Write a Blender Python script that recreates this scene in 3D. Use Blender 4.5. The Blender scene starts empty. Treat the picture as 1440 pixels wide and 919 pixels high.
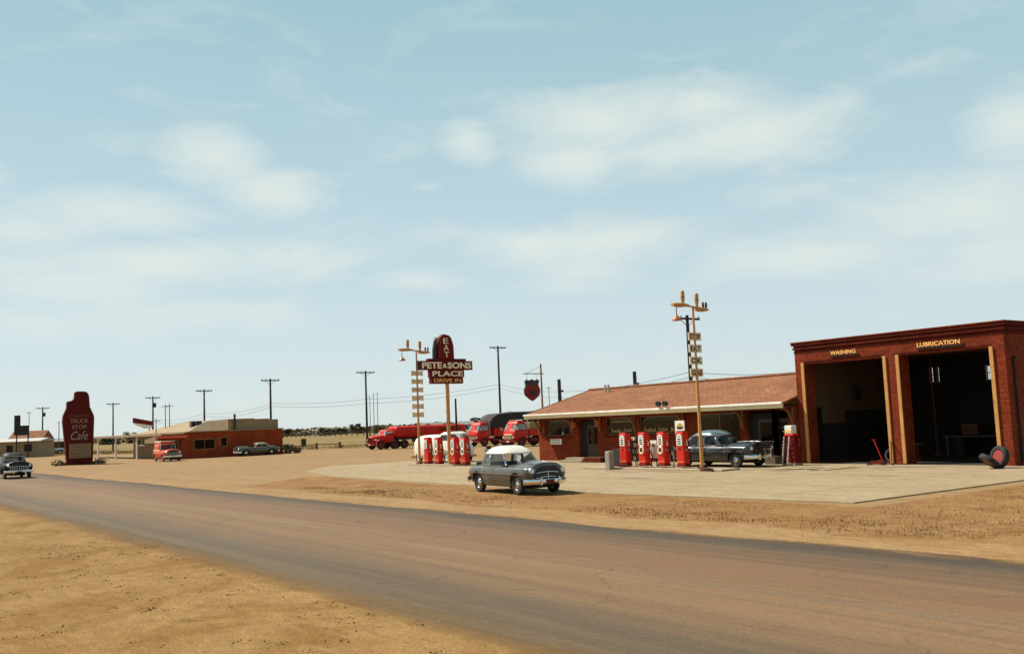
import bpy, bmesh, math, random
from mathutils import Vector, Matrix
PI = math.pi
rnd = random.Random(7)
sc = bpy.context.scene
COL = sc.collection

# ------------------------------------------------------------------ camera
F, H = 1355.0, 2.5
PITCH, ROLL = math.atan(134 / F), math.radians(2.35)
DIRV = Vector((-.804, .595, 0)).normalized()
RIGHT = Vector((DIRV.y, -DIRV.x, 0))
FWD = DIRV * math.cos(PITCH) + Vector((0, 0, math.sin(PITCH)))
UP0 = RIGHT.cross(FWD)
CR = RIGHT * math.cos(ROLL) - UP0 * math.sin(ROLL)
CU = RIGHT * math.sin(ROLL) + UP0 * math.cos(ROLL)
CPOS = Vector((0, 0, H))


def ray(px, py): return FWD * F + CR * (px - 720) + CU * (459.5 - py)
def on_ground(px, py, z=0.0):
    w = ray(px, py); return CPOS + w * ((z - H) / w.z)
def on_v(px, py, v):
    w = ray(px, py); return CPOS + w * (v / w.y)
def on_u(px, py, u):
    w = ray(px, py); return CPOS + w * (u / w.x)
def at_depth(px, py, d):
    w = ray(px, py); return CPOS + w * (d / w.dot(DIRV))


cam = bpy.data.cameras.new('camera')
cam.sensor_width = 36; cam.lens = 36 * F / 1440; cam.clip_end = 9000; cam.clip_start = .1
co = bpy.data.objects.new('camera', cam); COL.objects.link(co)
M3 = Matrix((CR, CU, -FWD)).transposed()
co.matrix_world = Matrix.Translation(CPOS) @ M3.to_4x4()
sc.camera = co

# ------------------------------------------------------------------ materials
def newmat(name):
    m = bpy.data.materials.new(name); m.use_nodes = True
    nt = m.node_tree; nt.nodes.clear()
    out = nt.nodes.new('ShaderNodeOutputMaterial')
    return m, nt, out


def N(nt, typ, **kw):
    n = nt.nodes.new(typ)
    for k, v in kw.items():
        if k.startswith('_'): setattr(n, k[1:], v)
        else: n.inputs[k.replace('__', ' ')].default_value = v
    return n


def ramp(nt, fac, stops, interp='LINEAR'):
    r = nt.nodes.new('ShaderNodeValToRGB'); r.color_ramp.interpolation = interp
    el = r.color_ramp.elements
    while len(el) > 1: el.remove(el[-1])
    el[0].position = stops[0][0]; el[0].color = (*stops[0][1], 1)
    for p, c in stops[1:]:
        e = el.new(p); e.color = (*c, 1)
    nt.links.new(fac, r.inputs[0]); return r.outputs[0]


def mixc(nt, fac, a, b, mode='MIX'):
    m = nt.nodes.new('ShaderNodeMix'); m.data_type = 'RGBA'; m.blend_type = mode
    for sock, v in ((m.inputs[0], fac), (m.inputs[6], a), (m.inputs[7], b)):
        if hasattr(v, 'is_output'): nt.links.new(v, sock)
        elif isinstance(v, (int, float)): sock.default_value = v
        else: sock.default_value = (*v, 1)
    return m.outputs[2]


def mth(nt, op, a, b=None, c=None, clamp=False):
    m = nt.nodes.new('ShaderNodeMath'); m.operation = op; m.use_clamp = clamp
    for i, v in enumerate((a, b, c)):
        if v is None: continue
        if hasattr(v, 'is_output'): nt.links.new(v, m.inputs[i])
        else: m.inputs[i].default_value = v
    return m.outputs[0]


def noise(nt, vec, scale, detail=4, rough=.55, dist=0):
    n = nt.nodes.new('ShaderNodeTexNoise'); n.inputs['Scale'].default_value = scale
    n.inputs['Detail'].default_value = detail; n.inputs['Roughness'].default_value = rough
    n.inputs['Distortion'].default_value = dist
    if vec is not None: nt.links.new(vec, n.inputs['Vector'])
    return n.outputs[0]


def mapping(nt, vec, scale=(1, 1, 1), loc=(0, 0, 0), rot=(0, 0, 0)):
    m = nt.nodes.new('ShaderNodeMapping')
    m.inputs['Scale'].default_value = scale; m.inputs['Location'].default_value = loc; m.inputs['Rotation'].default_value = rot
    nt.links.new(vec, m.inputs['Vector']); return m.outputs[0]


def finish(nt, out, col, rough=.7, metal=0, bump=None, bstr=.3, bdist=.02, spec=.5, coat=0):
    b = nt.nodes.new('ShaderNodeBsdfPrincipled')
    if hasattr(col, 'is_output'): nt.links.new(col, b.inputs['Base Color'])
    else: b.inputs['Base Color'].default_value = (*col, 1)
    if hasattr(rough, 'is_output'): nt.links.new(rough, b.inputs['Roughness'])
    else: b.inputs['Roughness'].default_value = rough
    b.inputs['Metallic'].default_value = metal
    b.inputs['Specular IOR Level'].default_value = spec
    b.inputs['Coat Weight'].default_value = coat
    b.inputs['Coat Roughness'].default_value = .08
    if bump is not None:
        bn = nt.nodes.new('ShaderNodeBump'); bn.inputs['Strength'].default_value = bstr; bn.inputs['Distance'].default_value = bdist
        nt.links.new(bump, bn.inputs['Height']); nt.links.new(bn.outputs[0], b.inputs['Normal'])
    nt.links.new(b.outputs[0], out.inputs[0]); return b


BRIGHT = ('cream paint', 'white enamel', 'ivory lettering', 'gold lettering', 'lamp lens', 'dial white', 'cream car roof')


def plain(name, col, rough=.6, metal=0, var=.18, scale=3.0, coat=0, spec=.5, dirt=None):
    """paint, metal, concrete: colour with uneven wear and grime"""
    k = 1 if name in BRIGHT or metal else .68
    col = tuple(x * k for x in col); dirt = tuple(x * k for x in dirt) if dirt else None
    m, nt, out = newmat(name)
    tc = nt.nodes.new('ShaderNodeTexCoord').outputs['Object']
    n1 = noise(nt, tc, scale, 5, .6)
    n2 = noise(nt, tc, scale * 7, 3, .6)
    f = mth(nt, 'MULTIPLY_ADD', n2, .4, mth(nt, 'MULTIPLY', n1, .6))
    c = ramp(nt, f, [(.3, tuple(x * (1 - var) for x in col)), (.7, tuple(min(1, x * (1 + var)) for x in col))])
    if dirt:
        d = noise(nt, tc, scale * 1.7, 6, .7)
        c = mixc(nt, ramp(nt, d, [(.5, (0, 0, 0)), (.72, (.6, .6, .6))]), c, dirt)
    r = ramp(nt, n1, [(.3, (max(.03, rough - .1),) * 3), (.7, (min(1, rough + .12),) * 3)])
    finish(nt, out, c, r, metal, spec=spec, coat=coat)
    return m


def glassmat(name, tint=(.55, .62, .62), refl=1.0):
    m, nt, out = newmat(name)
    t = N(nt, 'ShaderNodeBsdfTransparent', Color=(*tint, 1))
    g = N(nt, 'ShaderNodeBsdfGlossy', Roughness=.03, Color=(1, 1, 1, 1))
    fr = N(nt, 'ShaderNodeFresnel', IOR=1.5)
    f = mth(nt, 'MULTIPLY_ADD', fr.outputs[0], refl, 0, clamp=True)
    mx = nt.nodes.new('ShaderNodeMixShader')
    nt.links.new(f, mx.inputs[0]); nt.links.new(t.outputs[0], mx.inputs[1]); nt.links.new(g.outputs[0], mx.inputs[2])
    nt.links.new(mx.outputs[0], out.inputs[0]); return m


def brickmat(name, c1, c2, mortar, sc_=1.0):
    m, nt, out = newmat(name)
    c1, c2, mortar = (tuple(x * .74 for x in q) for q in (c1, c2, mortar))
    tc = nt.nodes.new('ShaderNodeTexCoord').outputs['Object']
    s = nt.nodes.new('ShaderNodeSeparateXYZ'); nt.links.new(tc, s.inputs[0])
    cb = nt.nodes.new('ShaderNodeCombineXYZ')
    nt.links.new(mth(nt, 'ADD', s.outputs[0], s.outputs[1]), cb.inputs[0]); nt.links.new(s.outputs[2], cb.inputs[1])
    br = nt.nodes.new('ShaderNodeTexBrick')
    br.inputs['Scale'].default_value = 1; br.inputs['Brick Width'].default_value = .22 * sc_; br.inputs['Row Height'].default_value = .076 * sc_
    br.inputs['Mortar Size'].default_value = .008; br.inputs['Mortar Smooth'].default_value = .3
    br.inputs['Color1'].default_value = (*c1, 1); br.inputs['Color2'].default_value = (*c2, 1); br.inputs['Mortar'].default_value = (*mortar, 1)
    nt.links.new(cb.outputs[0], br.inputs['Vector'])
    n = noise(nt, tc, .9, 5, .65)
    c = mixc(nt, 1.0, br.outputs[0], ramp(nt, n, [(.3, (.72, .70, .70)), (.7, (1.2, 1.18, 1.15))]), 'MULTIPLY')
    nf = noise(nt, tc, 9, 4, .75)
    c = mixc(nt, 1.0, c, ramp(nt, nf, [(.28, (.52, .50, .48)), (.5, (1, 1, 1)), (.72, (1.5, 1.45, 1.4))]), 'MULTIPLY')
    n2 = noise(nt, mapping(nt, tc, (3, 3, .5)), 2.5, 5, .7)
    c = mixc(nt, ramp(nt, n2, [(.55, (0, 0, 0)), (.8, (.35, .35, .35))]), c, (.05, .02, .012))
    finish(nt, out, c, .85, bump=br.outputs['Fac'], bstr=-.4, bdist=.01, spec=.08)
    return m


def roofmat(name, col):
    m, nt, out = newmat(name); col = tuple(x * .66 for x in col)
    tc = nt.nodes.new('ShaderNodeTexCoord').outputs['Object']
    br = nt.nodes.new('ShaderNodeTexBrick')
    br.inputs['Scale'].default_value = 1; br.inputs['Brick Width'].default_value = .35; br.inputs['Row Height'].default_value = .2
    br.inputs['Mortar Size'].default_value = .014; br.inputs['Mortar Smooth'].default_value = .2; br.offset = .5
    br.inputs['Color1'].default_value = (*[x * .8 for x in col], 1); br.inputs['Color2'].default_value = (*[x * 1.15 for x in col], 1)
    br.inputs['Mortar'].default_value = (*[x * .45 for x in col], 1)
    nt.links.new(tc, br.inputs['Vector'])
    n = noise(nt, tc, .6, 6, .7)
    c = mixc(nt, 1.0, br.outputs[0], ramp(nt, n, [(.3, (.75, .73, .72)), (.7, (1.2, 1.2, 1.2))]), 'MULTIPLY')
    finish(nt, out, c, .9, bump=br.outputs['Fac'], bstr=-.5, bdist=.02, spec=.2)
    return m


def groundmat(name, a, b, c_, scale=1.0, fleck=(.12, .07, .03), fleckamt=.35, streak=None, bumpd=.03, patch=None):
    m, nt, out = newmat(name)
    dk = lambda q: tuple(x * .62 for x in q)
    a, b, c_, fleck = dk(a), dk(b), dk(c_), dk(fleck)
    if streak: streak = (streak[0], dk(streak[1]))
    if patch: patch = (patch[0], dk(patch[1]))
    p = nt.nodes.new('ShaderNodeNewGeometry').outputs['Position']
    n1 = noise(nt, p, .06 * scale, 6, .6)
    n2 = noise(nt, p, .55 * scale, 6, .65, .4)
    n3 = noise(nt, p, 5.0 * scale, 5, .7)
    n4 = noise(nt, p, 26.0, 3, .7)
    col = ramp(nt, n1, [(.36, a), (.62, b)])
    col = mixc(nt, ramp(nt, n2, [(.42, (0, 0, 0)), (.66, (1, 1, 1))]), col, c_)
    if streak:
        st = noise(nt, mapping(nt, p, (.09, 1.6, 1), rot=(0, 0, streak[0])), 1.3, 6, .65, .5)
        col = mixc(nt, ramp(nt, st, [(.46, (0, 0, 0)), (.7, (.75, .75, .75))]), col, streak[1])
    if patch:
        pn = noise(nt, p, patch[0], 6, .62, 1.2)
        col = mixc(nt, ramp(nt, pn, [(.52, (0, 0, 0)), (.64, (.85, .85, .85))]), col, patch[1])
    fl = ramp(nt, n3, [(.55, (0, 0, 0)), (.75, (fleckamt,) * 3)])
    col = mixc(nt, fl, col, fleck)
    col = mixc(nt, 1.0, col, ramp(nt, n4, [(.28, (.58, .57, .55)), (.5, (1, 1, 1)), (.72, (1.38, 1.37, 1.34))]), 'MULTIPLY')
    nq = noise(nt, mapping(nt, p, (1, 2.2, 1), rot=(0, 0, .4)), 2.2, 7, .72, .4)
    col = mixc(nt, 1.0, col, ramp(nt, nq, [(.32, (.80, .78, .75)), (.68, (1.16, 1.16, 1.15))]), 'MULTIPLY')
    h = mth(nt, 'ADD', mth(nt, 'MULTIPLY', n3, .6), mth(nt, 'MULTIPLY', n4, .35))
    h = mth(nt, 'MULTIPLY_ADD', n2, .35, h)
    finish(nt, out, col, .95, bump=h, bstr=.45, bdist=bumpd * .6, spec=.1)
    return m


def leafmat(name, a, b):
    m, nt, out = newmat(name); a, b = tuple(x * .72 for x in a), tuple(x * .72 for x in b)
    p = nt.nodes.new('ShaderNodeNewGeometry')
    n = noise(nt, p.outputs['Position'], .5, 3)
    col = ramp(nt, mth(nt, 'MULTIPLY_ADD', p.outputs['Random Per Island'], .5, mth(nt, 'MULTIPLY', n, .5)), [(.2, a), (.8, b)])
    finish(nt, out, col, .8, spec=.15); return m


MAT = {}
MAT['brick'] = brickmat('brick', (.325, .052, .017), (.205, .030, .011), (.16, .048, .024))
MAT['brick_dark'] = brickmat('dark brick', (.16, .020, .008), (.11, .014, .007), (.08, .025, .014))
MAT['brick_pink'] = brickmat('red block', (.43, .072, .024), (.34, .054, .018), (.22, .065, .032), 1.8)
MAT['roof'] = roofmat('shingle', (.345, .142, .062))
MAT['tan_roof'] = plain('tan gravel roof', (.40, .28, .145), .9, scale=.8, dirt=(.22, .14, .08))
MAT['tan_wall'] = plain('tan stucco', (.42, .28, .14), .9, scale=.6, dirt=(.22, .13, .07))
MAT['cream'] = plain('cream paint', (.72, .60, .36), .55, scale=1.5, dirt=(.40, .27, .14))
MAT['faded_gold'] = plain('faded gold letters', (.86, .60, .26), .6, scale=4)
MAT['gold_lamp'] = plain('ochre lamp enamel', (.50, .17, .05), .5, scale=3)
MAT['shield_red'] = plain('shield red', (.42, .022, .012), .55, spec=.2)
MAT['monument_red'] = plain('shaded monument red', (.13, .012, .007), .6, spec=.12, scale=.8, dirt=(.08, .012, .008))  # red darkened further, shade on the sign face put into the colour
MAT['faded_cream'] = plain('faded cream letters', (.44, .32, .22), .6, scale=4)
MAT['door_brown'] = plain('dark varnished door', (.055, .026, .014), .5)
MAT['yellow_cream'] = plain('cream paint', (.84, .68, .36), .55, scale=1.5, dirt=(.6, .45, .22))
MAT['gold'] = plain('yellow paint', (.76, .36, .088), .55, scale=1.3, dirt=(.34, .16, .06))
MAT['wood'] = plain('varnished wood', (.30, .12, .045), .6, scale=4)
MAT['pole_wood'] = plain('creosoted wood', (.045, .030, .022), .9, scale=5, var=.35)
MAT['grey_wood'] = plain('weathered wood', (.16, .12, .085), .9, scale=5, var=.35)
MAT['red'] = plain('red enamel', (.85, .030, .008), .45, scale=2, coat=.1, spec=.3, var=.12)
MAT['truck_red'] = plain('truck red', (.80, .022, .006), .5, scale=.8, coat=.05, spec=.25, var=.15, dirt=(.32, .03, .015))
MAT['dark_red'] = plain('dark red enamel', (.22, .009, .005), .5, spec=.25, scale=1.5)
MAT['sign_red'] = plain('sign red', (.19, .010, .006), .55, spec=.15, scale=1.5, dirt=(.10, .008, .005))  # red lowered so the colour itself carries the shade on the sign
MAT['orange'] = plain('orange paint', (.75, .13, .015), .4, scale=2, coat=.3)
MAT['white'] = plain('white enamel', (.80, .76, .66), .4, scale=2, dirt=(.6, .52, .40))
MAT['ivory'] = plain('ivory lettering', (.80, .70, .48), .5, scale=4, var=.1)
MAT['letter_gold'] = plain('gold lettering', (.85, .50, .14), .45, scale=4, var=.1)
MAT['letter_dim'] = plain('faded red lettering', (.36, .06, .03), .6, scale=4)
MAT['black'] = plain('black enamel', (.012, .011, .011), .5, scale=3)
MAT['rubber'] = plain('rubber', (.020, .018, .017), .85, scale=9, dirt=(.09, .06, .04))
MAT['steel'] = plain('galvanised steel', (.42, .41, .38), .45, .7, scale=3)
MAT['chrome'] = plain('chrome', (.72, .72, .70), .12, 1.0, scale=3, var=.05)
MAT['concrete'] = plain('concrete', (.42, .33, .22), .9, scale=1.2, dirt=(.26, .18, .11))
MAT['kerb'] = plain('kerb concrete', (.48, .36, .22), .9, scale=1.2, dirt=(.26, .18, .11))
MAT['grey_post'] = plain('grey post', (.40, .36, .28), .8, scale=3, dirt=(.22, .17, .12))
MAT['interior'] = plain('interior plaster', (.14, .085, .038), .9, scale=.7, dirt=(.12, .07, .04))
MAT['interior_dark'] = plain('dado and bay shade', (.016, .011, .008), .85, scale=.7)  # dado colour, also painted where the bays only lie in shade
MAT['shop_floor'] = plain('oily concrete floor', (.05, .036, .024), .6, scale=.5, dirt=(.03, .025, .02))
MAT['glass'] = glassmat('window glass', (.80, .84, .83), .8)
MAT['dark_glass'] = glassmat('dim shop glass', (.42, .42, .38), .28)
MAT['sky_glass'] = glassmat('truck windscreen glass', (.45, .50, .50), 1.5)
nt_ = MAT['sky_glass'].node_tree; o_ = [q for q in nt_.nodes if q.type == 'OUTPUT_MATERIAL'][0]; prev_ = o_.inputs[0].links[0].from_socket
du_ = N(nt_, 'ShaderNodeBsdfDiffuse', Color=(.50, .52, .48, 1)); mx_ = nt_.nodes.new('ShaderNodeMixShader')
nf_ = noise(nt_, nt_.nodes.new('ShaderNodeTexCoord').outputs['Object'], 3, 4)
nt_.links.new(ramp(nt_, nf_, [(.35, (.22,) * 3), (.65, (.6,) * 3)]), mx_.inputs[0]); nt_.links.new(prev_, mx_.inputs[1]); nt_.links.new(du_.outputs[0], mx_.inputs[2]); nt_.links.new(mx_.outputs[0], o_.inputs[0])   # pale film painted on the glass, standing in for sky reflection
MAT['lens'] = plain('lamp lens', (.75, .74, .68), .15, 0, scale=6, coat=1)
MAT['tail'] = plain('tail lamp', (.40, .01, .008), .2, scale=6, coat=1)
MAT['grey_paint'] = plain('grey olive car paint', (.088, .090, .070), .34, scale=1.2, coat=.5, var=.1, dirt=(.26, .19, .12))
MAT['roof_white'] = plain('cream car roof', (.76, .71, .58), .3, scale=1.5, coat=.6, var=.06)
MAT['dark_paint'] = plain('charcoal car paint', (.022, .024, .024), .25, scale=1.2, coat=.6, var=.1)
MAT['green_paint'] = plain('olive green car paint', (.075, .085, .030), .3, scale=1.2, coat=.5, var=.1)
MAT['pale_green'] = plain('pale green car paint', (.40, .50, .24), .3, scale=1.2, coat=.5, var=.1)
MAT['blue_paint'] = plain('blue grey car paint', (.12, .17, .19), .25, scale=1.2, coat=.8, var=.1)
MAT['wagon_red'] = plain('wagon orange red', (.80, .075, .008), .45, scale=1.2, coat=.1, spec=.3, var=.1)
MAT['black_paint'] = plain('black car paint', (.008, .008, .006), .6, scale=1.2, coat=0, spec=.2, var=.1)
MAT['seat'] = plain('seat cloth', (.06, .045, .035), .9, scale=6)
MAT['tarp'] = plain('dark tarpaulin', (.026, .017, .014), .8, scale=1.2, var=.35, dirt=(.09, .07, .06))
MAT['chassis'] = plain('chassis', (.018, .014, .012), .8, scale=3)
MAT['rim_red'] = plain('red wheel rim', (.34, .025, .012), .6, scale=5, dirt=(.12, .03, .02))
MAT['rust'] = plain('rusty steel', (.16, .06, .03), .9, scale=5, var=.3)
MAT['barrel'] = plain('black drum', (.020, .016, .012), .7, scale=4)
MAT['board_blue'] = plain('pale blue sign paint', (.50, .60, .60), .5, scale=4)
MAT['yellow'] = plain('yellow emblem paint', (.75, .48, .05), .5, scale=4)
MAT['wire'] = plain('wire', (.10, .14, .17), .6, scale=4)
MAT['blue_sign'] = plain('can label blue', (.06, .20, .26), .5, scale=8)
MAT['leaf1'] = leafmat('dry scrub foliage', (.17, .125, .065), (.34, .25, .12))
MAT['leaf2'] = leafmat('dusty foliage', (.15, .135, .07), (.30, .26, .125))
MAT['bark'] = plain('bark', (.06, .04, .028), .95, scale=4)
MAT['dry_grass'] = leafmat('dry grass blades', (.34, .19, .06), (.56, .34, .12))
MAT['weed'] = leafmat('brown weeds', (.22, .11, .042), (.48, .26, .10))
MAT['field_grass'] = leafmat('ochre field grass', (.20, .115, .022), (.40, .24, .055))
MAT['far_white'] = plain('far pale walls', (.55, .52, .46), .8, scale=.5)
MAT['far_roof'] = plain('far grey roofs', (.26, .25, .22), .8, scale=.5)
MAT['pebble'] = plain('pebbles', (.42, .27, .12), .9, scale=8, var=.4)


# ------------------------------------------------------------------ mesh helper
class MB:
    def __init__(s): s.v = []; s.f = []

    def add(s, vs, fs):
        b = len(s.v); s.v += [Vector(q) for q in vs]; s.f += [tuple(i + b for i in f) for f in fs]; return s

    def box(s, x0, x1, y0, y1, z0, z1):
        v = [(x, y, z) for z in (z0, z1) for y in (y0, y1) for x in (x0, x1)]
        return s.add(v, [(0, 2, 3, 1), (4, 5, 7, 6), (0, 1, 5, 4), (1, 3, 7, 5), (3, 2, 6, 7), (2, 0, 4, 6)])

    def beam(s, p0, p1, w, h, up=(0, 0, 1)):
        p0, p1 = Vector(p0), Vector(p1); d = (p1 - p0).normalized(); u = Vector(up)
        if abs(d.dot(u)) > .98: u = Vector((1, 0, 0))
        r = d.cross(u).normalized(); u = r.cross(d)
        v = [p + r * (a * w / 2) + u * (b * h / 2) for p in (p0, p1) for a, b in ((-1, -1), (1, -1), (1, 1), (-1, 1))]
        return s.add(v, [(3, 2, 1, 0), (4, 5, 6, 7), (0, 1, 5, 4), (1, 2, 6, 5), (2, 3, 7, 6), (3, 0, 4, 7)])

    def cyl(s, p0, p1, r0, r1=None, n=12, caps=True):
        r1 = r0 if r1 is None else r1
        p0, p1 = Vector(p0), Vector(p1); d = (p1 - p0).normalized()
        a = d.orthogonal().normalized(); b = d.cross(a)
        v = []
        for p, r in ((p0, r0), (p1, r1)):
            v += [p + (a * math.cos(2 * PI * i / n) + b * math.sin(2 * PI * i / n)) * r for i in range(n)]
        f = [(i, (i + 1) % n, n + (i + 1) % n, n + i) for i in range(n)]
        if caps: f += [tuple(reversed(range(n))), tuple(range(n, 2 * n))]
        return s.add(v, f)

    def tube(s, pts, r, n=6, closed=False):
        pts = [Vector(p) for p in pts]; m = len(pts); v = []; prev = None
        for i, p in enumerate(pts):
            if closed: d = pts[(i + 1) % m] - pts[i - 1]
            else: d = pts[min(i + 1, m - 1)] - pts[max(i - 1, 0)]
            d.normalize()
            a = (prev - d * prev.dot(d)).normalized() if prev is not None and (prev - d * prev.dot(d)).length > 1e-4 else d.orthogonal().normalized()
            prev = a; b = d.cross(a)
            v += [p + (a * math.cos(2 * PI * k / n) + b * math.sin(2 * PI * k / n)) * r for k in range(n)]
        f = []
        for i in range(m if closed else m - 1):
            j = (i + 1) % m
            f += [(i * n + k, i * n + (k + 1) % n, j * n + (k + 1) % n, j * n + k) for k in range(n)]
        if not closed: f += [tuple(reversed(range(n))), tuple(range((m - 1) * n, m * n))]
        return s.add(v, f)

    def lathe(s, prof, origin=(0, 0, 0), axis='Z', n=20, close=False):
        """prof: (radius, height along axis)"""
        o = Vector(origin); v = []
        for r, h in prof:
            for k in range(n):
                c, q = r * math.cos(2 * PI * k / n), r * math.sin(2 * PI * k / n)
                v.append(o + Vector({'Z': (c, q, h), 'Y': (c, h, -q), 'X': (h, c, q)}[axis]))
        m = len(prof); f = []
        for i in range(m if close else m - 1):
            j = (i + 1) % m
            f += [(i * n + k, i * n + (k + 1) % n, j * n + (k + 1) % n, j * n + k) for k in range(n)]
        if not close:
            if prof[0][0] > 1e-5: f.append(tuple(reversed(range(n))))
            if prof[-1][0] > 1e-5: f.append(tuple(range((m - 1) * n, m * n)))
        return s.add(v, f)

    def prism(s, poly, fn, d0, d1):
        """poly of 2-D points; fn(a, b, d) -> 3-D point"""
        n = len(poly)
        v = [fn(a, b, d0) for a, b in poly] + [fn(a, b, d1) for a, b in poly]
        f = [(i, (i + 1) % n, n + (i + 1) % n, n + i) for i in range(n)]
        return s.add(v, f + [tuple(reversed(range(n))), tuple(range(n, 2 * n))])

    def loft(s, rings, caps=True):
        n = len(rings[0]); v = [p for r in rings for p in r]; f = []
        for i in range(len(rings) - 1):
            f += [(i * n + k, i * n + (k + 1) % n, (i + 1) * n + (k + 1) % n, (i + 1) * n + k) for k in range(n)]
        if caps: f += [tuple(reversed(range(n))), tuple(range((len(rings) - 1) * n, len(rings) * n))]
        return s.add(v, f)

    def merge(s, me, mat):
        return s.add([mat @ v.co for v in me.vertices], [tuple(p.vertices) for p in me.polygons])

    def build(s, name, mat, parent=None, smooth=None, bevel=0, solid=0, label=None, weld=True, world=False, recalc=True):
        me = bpy.data.meshes.new(name)
        off = Vector((0, 0, 0))
        if world and parent is not None:
            q = parent
            while q is not None: off += Vector(q.location); q = q.parent
        me.from_pydata([v - off for v in s.v], [], s.f)
        bm = bmesh.new(); bm.from_mesh(me)
        if weld: bmesh.ops.remove_doubles(bm, verts=bm.verts, dist=1e-5)
        if recalc: bmesh.ops.recalc_face_normals(bm, faces=bm.faces)
        bm.to_mesh(me); bm.free()
        me.materials.append(MAT[mat] if isinstance(mat, str) else mat)
        if smooth:
            me.polygons.foreach_set('use_smooth', [True] * len(me.polygons))
            me.set_sharp_from_angle(angle=math.radians(smooth))
        o = bpy.data.objects.new(name, me); COL.objects.link(o)
        if parent is not None: o.parent = parent
        if solid:
            q = o.modifiers.new('thickness', 'SOLIDIFY'); q.thickness = solid; q.offset = -1
        if bevel:
            q = o.modifiers.new('bevel', 'BEVEL'); q.width = bevel; q.segments = 2; q.limit_method = 'ANGLE'
        if label: o['label'] = label
        return o


def thing(name, label, cat, loc=(0, 0, 0), rz=0, group=None):
    o = bpy.data.objects.new(name, None); COL.objects.link(o); o.empty_display_size = .2
    o.location = loc; o.rotation_euler = (0, 0, rz); o['label'] = label; o['category'] = cat
    if group: o['group'] = group
    return o


def tag(o, label, cat, group=None):
    o['label'] = label; o['category'] = cat
    if group: o['group'] = group
    return o


def dup(root, loc=None, rz=None, label=None, scale=None):
    r = root.copy(); COL.objects.link(r)
    if loc is not None: r.location = loc
    if rz is not None: r.rotation_euler = (0, 0, rz)
    if scale: r.scale = (scale,) * 3 if isinstance(scale, (int, float)) else scale
    if label: r['label'] = label
    for ch in list(root.children):
        c = ch.copy(); COL.objects.link(c); c.parent = r
        for g in list(ch.children):
            e = g.copy(); COL.objects.link(e); e.parent = c
    return r


def struct(o): o['kind'] = 'structure'; return o
def stuff(o): o['kind'] = 'stuff'; return o


def text_mb(string, origin, xdir, ydir, w, h, depth=.02, shear=0, bold=0):
    """letters fitted into a w x h box whose lower left corner is origin"""
    cu = bpy.data.curves.new('lettering', 'FONT'); cu.body = string; cu.size = 1; cu.extrude = .0; cu.shear = shear
    cu.resolution_u = 3; cu.offset = bold
    o = bpy.data.objects.new('lettering', cu); COL.objects.link(o)
    bpy.context.view_layer.update()
    me = bpy.data.meshes.new_from_object(o.evaluated_get(bpy.context.evaluated_depsgraph_get()))
    bpy.data.objects.remove(o); bpy.data.curves.remove(cu)
    xs = [v.co.x for v in me.vertices]; ys = [v.co.y for v in me.vertices]
    x0, x1, y0, y1 = min(xs), max(xs), min(ys), max(ys)
    X, Y = Vector(xdir), Vector(ydir); Z = X.cross(Y); O = Vector(origin)
    mb = MB()
    bm = bmesh.new(); bm.from_mesh(me)
    r = bmesh.ops.extrude_face_region(bm, geom=bm.faces[:])
    for e in r['geom']:
        if isinstance(e, bmesh.types.BMVert): e.co.z += 1
    bm.verts.index_update()
    vs = [O + X * ((v.co.x - x0) / (x1 - x0) * w) + Y * ((v.co.y - y0) / (y1 - y0) * h) + Z * (v.co.z * depth) for v in bm.verts]
    mb.add(vs, [tuple(v.index for v in f.verts) for f in bm.faces])
    bm.free(); bpy.data.meshes.remove(me)
    return mb


EU, EV, EZ = (1, 0, 0), (0, 1, 0), (0, 0, 1)
def sign_u(string, u, v0, z0, w, h, d=.02, **k): return text_mb(string, (u, v0, z0), EV, EZ, w, h, d, **k)   # faces +U
def sign_v(string, u0, v, z0, w, h, d=.02, **k): return text_mb(string, (u0, v, z0), EU, EZ, w, h, d, **k)   # faces the road

# ------------------------------------------------------------------ light and sky
SUN = Vector((-.73, -.37, 1.0)).normalized()
sl = bpy.data.lights.new('sun', 'SUN'); sl.energy = 4.8; sl.angle = math.radians(.5); sl.color = (1, .94, .84)
so = bpy.data.objects.new('sun', sl); COL.objects.link(so); so.rotation_euler = SUN.to_track_quat('Z', 'Y').to_euler()
so.location = (0, 0, 60)

wd = bpy.data.worlds.new('World'); sc.world = wd; wd.use_nodes = True
nt = wd.node_tree; nt.nodes.clear()
wout = nt.nodes.new('ShaderNodeOutputWorld'); bg = nt.nodes.new('ShaderNodeBackground')
sky = nt.nodes.new('ShaderNodeTexSky'); sky.sky_type = 'NISHITA'; sky.sun_disc = False
sky.sun_elevation = math.asin(SUN.z); sky.sun_rotation = math.atan2(SUN.x, SUN.y)
sky.air_density = 1.0; sky.dust_density = 1.2; sky.ozone_density = 1.0; sky.altitude = 900
tc = nt.nodes.new('ShaderNodeTexCoord').outputs['Generated']
nrm = nt.nodes.new('ShaderNodeVectorMath'); nrm.operation = 'NORMALIZE'; nt.links.new(tc, nrm.inputs[0]); dvec = nrm.outputs[0]
sxyz = nt.nodes.new('ShaderNodeSeparateXYZ'); nt.links.new(dvec, sxyz.inputs[0])
# the air of a hot dusty day: paler and greener than clean air, strongest towards the horizon
SKYK = 1 / .10
air = ramp(nt, sxyz.outputs[2], [(0.0, (.71 * SKYK, .80 * SKYK, .80 * SKYK)), (.10, (.64 * SKYK, .77 * SKYK, .80 * SKYK)), (.22, (.535 * SKYK, .71 * SKYK, .765 * SKYK)), (.42, (.385 * SKYK, .60 * SKYK, .655 * SKYK)), (.75, (.14 * SKYK, .26 * SKYK, .34 * SKYK)), (1, (.09 * SKYK, .19 * SKYK, .28 * SKYK))])
skyc = mixc(nt, .86, sky.outputs[0], air)
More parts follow.
